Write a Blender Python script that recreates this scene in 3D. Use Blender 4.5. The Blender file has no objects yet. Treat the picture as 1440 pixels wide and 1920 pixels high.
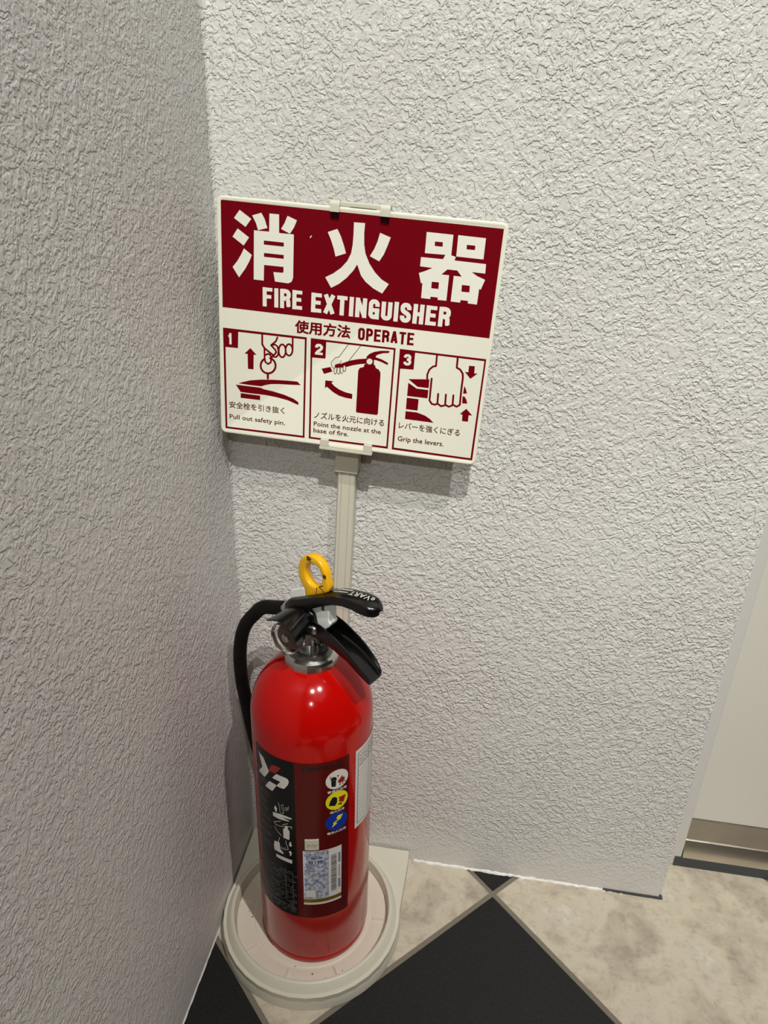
import bpy, bmesh, math, random
from math import pi, sin, cos, radians
from mathutils import Vector, Matrix
from mathutils.geometry import tessellate_polygon
random.seed(7)
C = bpy.context.scene.collection
S = bpy.context.scene

# ---------------------------------------------------------------- camera
cam_d = bpy.data.cameras.new('camera'); cam = bpy.data.objects.new('camera', cam_d); C.objects.link(cam)
Rc, Dc, Fc = Vector((0.987099, 0.157399, 0.029333)), Vector((0.094374, -0.423989, -0.900737)), Vector((-0.129338, 0.891885, -0.433374))
M = Matrix((( Rc[0], -Dc[0], -Fc[0], 0.270666), (Rc[1], -Dc[1], -Fc[1], -0.710692), (Rc[2], -Dc[2], -Fc[2], 0.866412), (0, 0, 0, 1)))
cam.matrix_world = M
cam_d.sensor_fit = 'HORIZONTAL'; cam_d.sensor_width = 36.0; cam_d.lens = 36.0 * 1396.394 / 1440.0
cam_d.clip_start = 0.02; cam_d.clip_end = 30
S.camera = cam

# ---------------------------------------------------------------- world, lights, exposure
w = bpy.data.worlds.new('world'); S.world = w; w.use_nodes = True
w.node_tree.nodes['Background'].inputs[0].default_value = (0.75, 0.74, 0.76, 1)
w.node_tree.nodes['Background'].inputs[1].default_value = 0.05

def lamp(name, kind, loc, energy, col, radius=0.03, size=None, rot=(0, 0, 0)):
    l = bpy.data.lights.new(name, kind); l.energy = energy; l.color = col
    if kind == 'AREA':
        l.shape = 'RECTANGLE'; l.size, l.size_y = size
    else:
        l.shadow_soft_size = radius
    o = bpy.data.objects.new(name, l); C.objects.link(o); o.location = loc; o.rotation_euler = rot
    return o
def down(name, loc, energy, col, radius=0.028, aim=(0.2, -0.15, 0.6), cone=125, blend=0.35):
    o = lamp(name, 'SPOT', loc, energy, col, radius); o.data.spot_size = radians(cone); o.data.spot_blend = blend
    o.rotation_euler = (Vector(aim) - Vector(loc)).to_track_quat('-Z', 'Y').to_euler(); return o
down('downlight', (0.47, -1.33, 2.34), 125, (1.0, 1.0, 0.955), 0.012, (0.54, 0.0, 1.5), 71, 0.62)
down('downlight.001', (0.62, -2.45, 2.10), 52, (1.0, 0.995, 0.955), 0.014, (0.90, 0.0, 1.3), 59, 0.5)
down('downlight.002', (0.93, -1.02, 2.34), 112, (1.0, 0.955, 0.93), 0.014, (0.34, -0.36, 0.0), 44, 1.0)
lamp('fill_light', 'AREA', (1.2, -1.7, 2.37), 2.2, (1.0, 0.88, 0.93), size=(1.0, 1.0))  # soft pinkish fill, added to lift the shade; not a fixture of the room

S.view_settings.view_transform = 'Standard'; S.view_settings.look = 'None'
S.view_settings.gamma = 1.0; S.view_settings.use_curve_mapping = False
S.view_settings.exposure = 0.12

# ---------------------------------------------------------------- materials
def mat(name, col, rough=0.5, metal=0.0, trans=0.0, coat=0.0, spec=None, ior=None):
    m = bpy.data.materials.new(name); m.use_nodes = True
    b = m.node_tree.nodes['Principled BSDF']
    b.inputs['Base Color'].default_value = (*col, 1); b.inputs['Roughness'].default_value = rough
    b.inputs['Metallic'].default_value = metal
    if trans: b.inputs['Transmission Weight'].default_value = trans
    if coat: b.inputs['Coat Weight'].default_value = coat; b.inputs['Coat Roughness'].default_value = 0.04
    if spec is not None: b.inputs['Specular IOR Level'].default_value = spec
    if ior: b.inputs['IOR'].default_value = ior
    return m
def srgb(r, g, b):
    f = lambda c: (c / 255 / 12.92) if c / 255 <= 0.04045 else ((c / 255 + 0.055) / 1.055) ** 2.4
    return (f(r), f(g), f(b))
def N(m, t, **kw):
    n = m.node_tree.nodes.new(t)
    for k, v in kw.items(): setattr(n, k, v)
    return n
def grain(m, scale, amount, dist=0.0002, detail=3):
    """fine surface grain: a noise bump and slight roughness variation"""
    L = m.node_tree.links; b = m.node_tree.nodes['Principled BSDF']
    tc = N(m, 'ShaderNodeTexCoord'); nz = N(m, 'ShaderNodeTexNoise'); nz.inputs['Scale'].default_value = scale; nz.inputs['Detail'].default_value = detail
    bp = N(m, 'ShaderNodeBump'); bp.inputs['Strength'].default_value = amount; bp.inputs['Distance'].default_value = dist
    L.new(tc.outputs['Object'], nz.inputs['Vector']); L.new(nz.outputs['Fac'], bp.inputs['Height']); L.new(bp.outputs['Normal'], b.inputs['Normal'])
    return m

def plaster(name, col, smooth_low=True, stretch=(1, 1, 1), relief=0.0012):
    m = mat(name, col, 0.42, spec=0.35); L = m.node_tree.links; b = m.node_tree.nodes['Principled BSDF']
    geo = N(m, 'ShaderNodeNewGeometry'); mp = N(m, 'ShaderNodeMapping'); mp.inputs['Scale'].default_value = stretch
    L.new(geo.outputs['Position'], mp.inputs['Vector'])
    # wander the coordinates so that the ridges curl
    wz = N(m, 'ShaderNodeTexNoise'); wz.inputs['Scale'].default_value = 70; wz.inputs['Detail'].default_value = 1
    L.new(mp.outputs[0], wz.inputs['Vector'])
    sub = N(m, 'ShaderNodeVectorMath', operation='MULTIPLY_ADD'); sub.inputs[1].default_value = (0.008,) * 3
    L.new(wz.outputs['Color'], sub.inputs[0]); L.new(mp.outputs[0], sub.inputs[2])
    def plate(scale, lo, hi, det=2.0, rough=0.55):
        nz = N(m, 'ShaderNodeTexNoise'); nz.inputs['Scale'].default_value = scale; nz.inputs['Detail'].default_value = det; nz.inputs['Roughness'].default_value = rough
        L.new(sub.outputs[0], nz.inputs['Vector'])
        r = N(m, 'ShaderNodeMapRange', interpolation_type='SMOOTHSTEP'); r.inputs['From Min'].default_value = lo; r.inputs['From Max'].default_value = hi
        L.new(nz.outputs['Fac'], r.inputs['Value']); return r.outputs[0]
    def op(o, a, c):
        n = N(m, 'ShaderNodeMath', operation=o)
        for i, v in enumerate((a, c)):
            if isinstance(v, (int, float)): n.inputs[i].default_value = v
            else: L.new(v, n.inputs[i])
        return n.outputs[0]
    r1 = plate(145, 0.44, 0.57); r2 = plate(290, 0.43, 0.60); r3 = plate(70, 0.3, 0.7, 1.0)
    pt = N(m, 'ShaderNodeTexNoise'); pt.inputs['Scale'].default_value = 9; pt.inputs['Detail'].default_value = 2; L.new(geo.outputs['Position'], pt.inputs['Vector'])
    pm = N(m, 'ShaderNodeMapRange'); pm.inputs['From Min'].default_value = 0.3; pm.inputs['From Max'].default_value = 0.6; pm.inputs['To Min'].default_value = 0.6; L.new(pt.outputs['Fac'], pm.inputs['Value'])
    h = op('ADD', op('MULTIPLY', r1, 0.55), op('ADD', op('MULTIPLY', r2, 0.35), op('MULTIPLY', r3, 0.25)))
    h = op('MULTIPLY', h, pm.outputs[0])
    if smooth_low:
        sx = N(m, 'ShaderNodeSeparateXYZ'); L.new(geo.outputs['Position'], sx.inputs[0])
        f = N(m, 'ShaderNodeMapRange', interpolation_type='SMOOTHSTEP'); f.inputs['From Min'].default_value = 0.0; f.inputs['From Max'].default_value = 0.11; f.inputs['To Min'].default_value = 0.22
        L.new(sx.outputs['Z'], f.inputs['Value']); h = op('MULTIPLY', h, f.outputs[0])
    bp = N(m, 'ShaderNodeBump'); bp.inputs['Strength'].default_value = 1.0; bp.inputs['Distance'].default_value = relief
    L.new(h, bp.inputs['Height']); L.new(bp.outputs['Normal'], b.inputs['Normal'])
    # faint scuffs in the paint
    cz = N(m, 'ShaderNodeTexNoise'); cz.inputs['Scale'].default_value = 5; cz.inputs['Detail'].default_value = 5; L.new(geo.outputs['Position'], cz.inputs['Vector'])
    cr = N(m, 'ShaderNodeValToRGB'); cr.color_ramp.elements[0].position = 0.3; cr.color_ramp.elements[1].position = 0.7
    cr.color_ramp.elements[0].color = (col[0] * .95, col[1] * .93, col[2] * .94, 1); cr.color_ramp.elements[1].color = (*col, 1)
    L.new(cz.outputs['Fac'], cr.inputs[0]); L.new(cr.outputs[0], b.inputs['Base Color'])
    return m

M_wall = plaster('white_stipple_plaster', srgb(214, 213, 207))
M_wall2 = plaster('white_stipple_plaster_left', srgb(212, 210, 206), relief=0.0010)
M_plain = grain(mat('plain_paint', srgb(205, 203, 196), 0.5), 300, 0.15)
M_ceil = mat('ceiling_paint', srgb(225, 223, 218), 0.7)
M_far = mat('far_wall_paint', srgb(66, 63, 62), 0.6)
M_door = grain(mat('door_enamel', srgb(214, 210, 198), 0.35), 500, 0.1)
M_caulk = grain(mat('caulk', srgb(228, 226, 220), 0.45), 400, 0.6, 0.001)
M_steel = mat('brushed_steel', srgb(170, 165, 158), 0.24, 1.0)
def brushed(m):
    L = m.node_tree.links; b = m.node_tree.nodes['Principled BSDF']
    tc = N(m, 'ShaderNodeTexCoord'); mp = N(m, 'ShaderNodeMapping'); mp.inputs['Scale'].default_value = (6, 6, 900)
    nz = N(m, 'ShaderNodeTexNoise'); nz.inputs['Scale'].default_value = 3; nz.inputs['Detail'].default_value = 4
    L.new(tc.outputs['Object'], mp.inputs[0]); L.new(mp.outputs[0], nz.inputs['Vector'])
    r = N(m, 'ShaderNodeMapRange'); r.inputs['To Min'].default_value = 0.18; r.inputs['To Max'].default_value = 0.42
    L.new(nz.outputs['Fac'], r.inputs['Value']); L.new(r.outputs[0], b.inputs['Roughness'])
brushed(M_steel)
M_steel2 = mat('polished_steel', srgb(222, 216, 204), 0.3, 1.0)
M_gasket = grain(mat('dark_gasket', srgb(62, 68, 70), 0.55), 250, 0.5, 0.0006)
M_grout = grain(mat('grout', srgb(118, 111, 98), 0.8), 600, 0.6, 0.0005)

def tile_beige():
    m = mat('beige_stone_tile', srgb(190, 178, 155), 0.42, spec=0.4); L = m.node_tree.links; b = m.node_tree.nodes['Principled BSDF']
    g = N(m, 'ShaderNodeNewGeometry')
    a = N(m, 'ShaderNodeTexNoise'); a.inputs['Scale'].default_value = 15; a.inputs['Detail'].default_value = 8; a.inputs['Roughness'].default_value = 0.62; a.inputs['Distortion'].default_value = 0.4
    c = N(m, 'ShaderNodeTexNoise'); c.inputs['Scale'].default_value = 75; c.inputs['Detail'].default_value = 8; c.inputs['Roughness'].default_value = 0.72
    for n in (a, c): L.new(g.outputs['Position'], n.inputs['Vector'])
    r = N(m, 'ShaderNodeValToRGB'); e = r.color_ramp.elements
    e[0].position = 0.30; e[0].color = (*srgb(156, 147, 130), 1); e[1].position = 0.70; e[1].color = (*srgb(214, 207, 191), 1)
    k = e.new(0.42); k.color = (*srgb(180, 170, 152), 1); k = e.new(0.52); k.color = (*srgb(198, 188, 167), 1); k = e.new(0.6); k.color = (*srgb(192, 184, 166), 1)
    mx = N(m, 'ShaderNodeMix', data_type='RGBA', blend_type='MULTIPLY'); mx.inputs[0].default_value = 0.75
    r2 = N(m, 'ShaderNodeValToRGB'); r2.color_ramp.elements[0].position = 0.32; r2.color_ramp.elements[0].color = (0.66, 0.64, 0.61, 1); r2.color_ramp.elements[1].position = 0.5; r2.color_ramp.elements[1].color = (1, 1, 1, 1)
    L.new(a.outputs['Fac'], r.inputs[0]); L.new(c.outputs['Fac'], r2.inputs[0]); L.new(r.outputs[0], mx.inputs[6]); L.new(r2.outputs[0], mx.inputs[7]); L.new(mx.outputs[2], b.inputs['Base Color'])
    bp = N(m, 'ShaderNodeBump'); bp.inputs['Strength'].default_value = 0.35; bp.inputs['Distance'].default_value = 0.0008; L.new(c.outputs['Fac'], bp.inputs['Height']); L.new(bp.outputs['Normal'], b.inputs['Normal'])
    return m
M_beige = tile_beige()
def tile_black():
    m = mat('black_tile', srgb(30, 30, 29), 0.5, spec=0.35); L = m.node_tree.links; b = m.node_tree.nodes['Principled BSDF']
    g = N(m, 'ShaderNodeNewGeometry'); n = N(m, 'ShaderNodeTexNoise'); n.inputs['Scale'].default_value = 350; n.inputs['Detail'].default_value = 2; L.new(g.outputs['Position'], n.inputs['Vector'])
    r = N(m, 'ShaderNodeValToRGB'); r.color_ramp.elements[0].position = 0.4; r.color_ramp.elements[0].color = (*srgb(19, 19, 19), 1); r.color_ramp.elements[1].position = 0.8; r.color_ramp.elements[1].color = (*srgb(34, 33, 32), 1)
    L.new(n.outputs['Fac'], r.inputs[0]); L.new(r.outputs[0], b.inputs['Base Color'])
    bp = N(m, 'ShaderNodeBump'); bp.inputs['Strength'].default_value = 0.3; bp.inputs['Distance'].default_value = 0.0004; L.new(n.outputs['Fac'], bp.inputs['Height']); L.new(bp.outputs['Normal'], b.inputs['Normal'])
    return m
M_blacktile = tile_black()
M_red = mat('red_enamel', srgb(178, 8, 4), 0.13, spec=0.32)
M_chrome = mat('chrome', srgb(196, 194, 188), 0.24, 1.0)
M_cast = grain(mat('cast_metal', srgb(130, 129, 124), 0.3, 1.0), 500, 0.3)
M_rivet = mat('rivet_metal', srgb(200, 198, 190), 0.28, 1.0)
M_blk = mat('black_gloss_enamel', srgb(9, 9, 9), 0.2, spec=0.45)
M_rubber = grain(mat('black_rubber', srgb(8, 8, 8), 0.6, spec=0.2), 900, 0.3)
M_yel = mat('yellow_plastic', srgb(232, 176, 18), 0.22)
M_white = mat('translucent_white_plastic', srgb(228, 229, 224), 0.25)
M_clear = mat('clear_plastic', (0.95, 0.95, 0.95), 0.03, trans=1.0, ior=1.22)
M_dial = mat('dial_brown', srgb(92, 66, 56), 0.4)
M_stand = grain(mat('ivory_plastic', srgb(206, 203, 184), 0.4), 700, 0.15)
M_tray = grain(mat('ivory_plastic_matte', srgb(216, 208, 190), 0.55), 500, 0.25)
M_dust = mat('dirt', srgb(70, 60, 50), 0.9)
M_board = mat('cream_sign_plastic', srgb(233, 231, 212), 0.4, spec=0.3)
M_ink = mat('crimson_ink', srgb(112, 0, 14), 0.55, spec=0.08)
M_ink2 = mat('dark_crimson_ink', srgb(84, 6, 20), 0.45)
M_inkw = mat('white_ink', srgb(236, 234, 220), 0.4)
M_film = mat('dark_red_label_film', srgb(84, 8, 6), 0.25, spec=0.25)
M_bfilm = mat('black_label_film', srgb(11, 12, 12), 0.25, spec=0.25)
M_lw = mat('label_white', srgb(215, 212, 205), 0.35)
M_lg = mat('label_grey', srgb(96, 96, 94), 0.4)
M_ly = mat('label_yellow', srgb(226, 214, 30), 0.3)
M_lb = mat('label_blue', srgb(10, 50, 150), 0.3)
M_lr = mat('label_red', srgb(150, 25, 22), 0.3)
M_lk = mat('label_black', srgb(14, 12, 12), 0.35)
M_gold = mat('gold_foil', srgb(160, 125, 40), 0.3, 0.7)
def holo():
    m = mat('silver_blue_sticker', srgb(165, 172, 190), 0.3, 0.15); L = m.node_tree.links; b = m.node_tree.nodes['Principled BSDF']
    g = N(m, 'ShaderNodeNewGeometry'); n = N(m, 'ShaderNodeTexNoise'); n.inputs['Scale'].default_value = 260; n.inputs['Detail'].default_value = 4; L.new(g.outputs['Position'], n.inputs['Vector'])
    r = N(m, 'ShaderNodeValToRGB'); e = r.color_ramp.elements; e[0].position = 0.4; e[0].color = (*srgb(118, 128, 158), 1); e[1].position = 0.62; e[1].color = (*srgb(205, 208, 214), 1)
    L.new(n.outputs['Fac'], r.inputs[0]); L.new(r.outputs[0], b.inputs['Base Color']); return m
M_holo = holo()
M_tag = mat('tag_paper', srgb(205, 198, 176), 0.6)

# ---------------------------------------------------------------- helpers (mm inside objects of the stand and extinguisher)
def link(name, bm, m, parent=None, loc=None, smooth=None, bevel=None, subd=0):
    me = bpy.data.meshes.new(name); bmesh.ops.recalc_face_normals(bm, faces=bm.faces) if bm.faces and not getattr(bm, 'flat', False) else None
    bm.to_mesh(me); bm.free(); me.materials.append(m)
    o = bpy.data.objects.new(name, me); C.objects.link(o)
    if parent: o.parent = parent
    if loc: o.location = loc
    if bevel:
        b = o.modifiers.new('bevel', 'BEVEL'); b.width = bevel; b.segments = 2; b.limit_method = 'ANGLE'; b.angle_limit = radians(40)
    if subd:
        b = o.modifiers.new('subsurf', 'SUBSURF'); b.levels = b.render_levels = subd
    if smooth is not None:
        me.polygons.foreach_set('use_smooth', [True] * len(me.polygons))
        try: me.set_sharp_from_angle(angle=radians(smooth))
        except Exception: pass
    return o
def thing(name, label, cat, loc=(0, 0, 0), group=None):
    o = bpy.data.objects.new(name, None); C.objects.link(o); o.location = loc; o.empty_display_size = 0.02
    o['label'] = label; o['category'] = cat
    if group: o['group'] = group
    return o
def struct(o, label=None):
    o['kind'] = 'structure'
    if label: o['label'] = label
    return o
def box(bm, a, b):
    vs = [bm.verts.new((x, y, z)) for x in (a[0], b[0]) for y in (a[1], b[1]) for z in (a[2], b[2])]
    for f in ((0, 1, 3, 2), (4, 6, 7, 5), (0, 4, 5, 1), (2, 3, 7, 6), (0, 2, 6, 4), (1, 5, 7, 3)): bm.faces.new([vs[i] for i in f])
    return vs
def prism(bm, pts, fn, a, b):
    """a closed outline (2D) given depth from a to b; fn(x, y, d) gives the point"""
    lo = [bm.verts.new(fn(x, y, a)) for x, y in pts]; hi = [bm.verts.new(fn(x, y, b)) for x, y in pts]
    n = len(pts)
    for i in range(n): bm.faces.new((lo[i], lo[(i + 1) % n], hi[(i + 1) % n], hi[i]))
    for ring in (lo, hi):
        for t in tessellate_polygon([[v.co for v in ring]]): bm.faces.new([ring[i] for i in t])
def lathe(bm, prof, fn=None, n=64):
    fn = fn or (lambda x, y, z: (x, y, z)); rings = []
    for r, z in prof:
        if r < 1e-7: rings.append([bm.verts.new(fn(0, 0, z))])
        else: rings.append([bm.verts.new(fn(r * cos(2 * pi * i / n), r * sin(2 * pi * i / n), z)) for i in range(n)])
    for a, b in zip(rings, rings[1:]):
        for i in range(n):
            j = (i + 1) % n
            if len(a) == 1 and len(b) == 1: continue
            if len(a) == 1: bm.faces.new((a[0], b[i], b[j]))
            elif len(b) == 1: bm.faces.new((a[i], a[j], b[0]))
            else: bm.faces.new((a[i], a[j], b[j], b[i]))
def loft(bm, secs, caps=True):
    rings = [[bm.verts.new(p) for p in s] for s in secs]; n = len(rings[0])
    for a, b in zip(rings, rings[1:]):
        for i in range(n): bm.faces.new((a[i], a[(i + 1) % n], b[(i + 1) % n], b[i]))
    if caps:
        for r in (rings[0], rings[-1]):
            for t in tessellate_polygon([[v.co for v in r]]):
                try: bm.faces.new([r[i] for i in t])
                except ValueError: pass
def spline(P, k=8):
    P = [Vector(p) for p in P]; Q = [2 * P[0] - P[1]] + P + [2 * P[-1] - P[-2]]; out = []
    for i in range(1, len(Q) - 2):
        a, b, c, d = Q[i - 1:i + 3]
        for s in range(k):
            t = s / k; out.append(0.5 * ((2 * b) + (c - a) * t + (2 * a - 5 * b + 4 * c - d) * t * t + (-a + 3 * b - 3 * c + d) * t ** 3))
    out.append(P[-1]); return out
def tube(bm, path, r, n=20):
    secs = []; up = Vector((0, 1, 0.01)).normalized()
    for i, p in enumerate(path):
        t = (path[min(i + 1, len(path) - 1)] - path[max(i - 1, 0)]).normalized()
        a = t.cross(up).normalized(); b = a.cross(t); rr = r(i / (len(path) - 1)) if callable(r) else r
        secs.append([p + a * rr * cos(2 * pi * k / n) + b * rr * sin(2 * pi * k / n) for k in range(n)])
    loft(bm, secs)
LAY = [0.0]                                    # each print laid a few microns above the one before
def lay(): LAY[0] = (LAY[0] + 0.005) % 0.06
def poly2(bm, loops, fn):
    """flat shape with holes laid on a surface"""
    lay()
    flat = [p for l in loops for p in l]; vs = [bm.verts.new(fn(x, y)) for x, y in flat]
    for t in tessellate_polygon([[Vector((x, y, 0)) for x, y in l] for l in loops]):
        try: bm.faces.new([vs[i] for i in t])
        except ValueError: pass
def stroke(bm, pts, w, fn, dots=None):
    """pen line: a quad for each stretch and a round dot on each joint"""
    for (x0, y0), (x1, y1) in zip(pts, pts[1:]):
        l = math.hypot(x1 - x0, y1 - y0) or 1; nx, ny = -(y1 - y0) / l * w / 2, (x1 - x0) / l * w / 2
        poly2(bm, [[(x0 + nx, y0 + ny), (x0 - nx, y0 - ny), (x1 - nx, y1 - ny), (x1 + nx, y1 + ny)]], fn)
    for x, y in (pts if dots is None else dots): poly2(bm, [[(x + w / 2 * cos(k * pi / 5), y + w / 2 * sin(k * pi / 5)) for k in range(10)]], fn)
# condensed bold capitals and digits as pen paths in a unit box
PEN = {'F': [[(0, 0), (0, 1)], [(0, 1), (1, 1)], [(0, .53), (.82, .53)]], 'I': [[(.5, 0), (.5, 1)]], 'E': [[(0, 0), (0, 1)], [(0, 1), (1, 1)], [(0, .52), (.85, .52)], [(0, 0), (1, 0)]],
       'R': [[(0, 0), (0, 1)], 'c', [(0, 1), (.55, 1), (.85, .96), (1, .86), (1, .66), (.85, .56), (.55, .52), (0, .52)], 'c', [(.5, .52), (.82, .47), (.95, .36), (.97, .1), (1.03, 0)]],
       'X': [[(.05, 0), (.95, 1)], [(.05, 1), (.95, 0)]], 'T': [[(0, 1), (1, 1)], [(.5, 0), (.5, 1)]], 'N': [[(0, 0), (0, 1)], [(0, 1), (1, 0)], [(1, 0), (1, 1)]],
       'G': ['c', [(1, .68), (1, .86), (.8, .97), (.5, 1), (.2, .97), (0, .86), (0, .14), (.2, .03), (.5, 0), (.8, .03), (1, .14)], [(1, 0), (1, .44)], [(.62, .44), (1, .44)]],
       'U': ['c', [(0, 1.06), (0, .14), (.2, .03), (.5, 0), (.8, .03), (1, .14), (1, 1.06)]], 'H': [[(0, 0), (0, 1)], [(1, 0), (1, 1)], [(0, .5), (1, .5)]],
       'S': ['c', [(1, .70), (1, .86), (.8, .97), (.5, 1), (.2, .97), (0, .86), (0, .68), (.15, .58), (.85, .42), (1, .32), (1, .14), (.8, .03), (.5, 0), (.2, .03), (0, .14), (0, .30)]],
       'O': ['c', [(.5, 1), (.2, .97), (0, .86), (0, .14), (.2, .03), (.5, 0), (.8, .03), (1, .14), (1, .86), (.8, .97), (.5, 1)]],
       'P': [[(0, 0), (0, 1)], 'c', [(0, 1), (.55, 1), (.85, .96), (1, .86), (1, .62), (.85, .5), (.55, .46), (0, .46)]],
       'A': ['c', [(0, -.06), (.46, 1.04)], 'c', [(.54, 1.04), (1, -.06)], [(.28, .24), (.72, .24)], [(.5, .95), (.5, 1)]],
       '1': [[(.6, 0), (.6, 1)], 'c', [(.6, .86), (.3, .78), (.0, .76)]],
       '2': ['c', [(0, .68), (.02, .86), (.25, .98), (.7, .98), (1, .84), (1, .66), (.8, .48), (.25, .22), (.06, .04)], [(0, 0), (1, 0)]],
       '3': ['c', [(0, .74), (.05, .9), (.3, 1), (.7, 1), (.96, .88), (.96, .66), (.75, .54), (.4, .53)], 'c', [(.6, .53), (.85, .48), (1, .38), (1, .16), (.75, .02), (.3, 0), (.04, .1), (0, .26)]]}
def capitals(bm, s, p0, p1, h, fn, wl=7.2, sw=3.0, gap=1.3):
    """words in the pen capitals, fitted between p0 and p1, h tall"""
    ws = [sw if c == 'I' else (wl * 1.06 if c in 'XNAR' else wl) for c in s]; tot = sum(ws) + gap * (len(s) - 1)
    L = math.hypot(p1[0] - p0[0], p1[1] - p0[1]); k = L / tot; ex = ((p1[0] - p0[0]) / L, (p1[1] - p0[1]) / L); ey = (-ex[1], ex[0]); x = 0.0
    put = lambda a, b: fn(p0[0] + ex[0] * a + ey[0] * b, p0[1] + ex[1] * a + ey[1] * b)
    for c, wd in zip(s, ws):
        curve = False
        for path in PEN[c]:
            if path == 'c': curve = True; continue
            pts = [((x + sw / 2 + px * (wd - sw)) * k if c != 'I' else (x + sw / 2) * k, sw * k * .46 + py * (h - sw * k * .92)) for px, py in path]
            t = sw * k
            if curve:
                stroke(bm, pts, t, put, dots=pts[1:-1])
            else:
                (a, b), (q, r) = pts; l = math.hypot(q - a, r - b); dx, dy = (q - a) / l, (r - b) / l; th = t * (1.0 if abs(dy) > .4 else .86); e = t * .46
                if c in 'X' or (c == 'N' and abs(dx) > .1): e = t * (.42 if c == 'X' else .1)
                ya, yb = b - dy * e, r + dy * e
                poly2(bm, [[(a - dx * e - dy * th / 2, ya + dx * th / 2), (a - dx * e + dy * th / 2, ya - dx * th / 2), (q + dx * e + dy * th / 2, yb - dx * th / 2), (q + dx * e - dy * th / 2, yb + dx * th / 2)]], put)
            curve = False
        x += wd + gap
_glyphs = {}
def glyphs(s, bold=0.0, space=1.0):
    key = (s, bold, space)
    if key not in _glyphs:
        cu = bpy.data.curves.new('t', 'FONT'); cu.body = s; cu.size = 1; cu.offset = bold; cu.resolution_u = 2; cu.space_character = space; cu.fill_mode = 'FRONT'
        o = bpy.data.objects.new('t', cu); C.objects.link(o)
        bpy.context.view_layer.update()
        me = bpy.data.meshes.new_from_object(o.evaluated_get(bpy.context.evaluated_depsgraph_get()))
        V = [(v.co.x, v.co.y) for v in me.vertices]; F = [tuple(p.vertices) for p in me.polygons]
        bpy.data.objects.remove(o); bpy.data.curves.remove(cu); bpy.data.meshes.remove(me)
        _glyphs[key] = (V, F)
    return _glyphs[key]
def text(bm, s, p0, p1, h, fn, bold=0.0, space=1.0, smear=0.0):
    """set the words s between p0 and p1 (foot of the line), h tall"""
    V, F = glyphs(s, bold, space)
    if not V: return
    x0, x1 = min(v[0] for v in V), max(v[0] for v in V); y0, y1 = min(v[1] for v in V), max(v[1] for v in V)
    L = math.hypot(p1[0] - p0[0], p1[1] - p0[1]); ex = ((p1[0] - p0[0]) / L, (p1[1] - p0[1]) / L); ey = (-ex[1], ex[0])
    for ox, oy in (((0, 0),) if not smear else [(smear * cos(k * pi / 3), smear * sin(k * pi / 3)) for k in range(6)]):   # heavier weight
        vs = []; lay()
        for x, y in V:
            a = ox + (x - x0) / (x1 - x0) * L; b = oy + (y - y0) / (y1 - y0) * h
            vs.append(bm.verts.new(fn(p0[0] + ex[0] * a + ey[0] * b, p0[1] + ex[1] * a + ey[1] * b)))
        for f in F:
            try: bm.faces.new([vs[i] for i in f])
            except ValueError: pass

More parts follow.
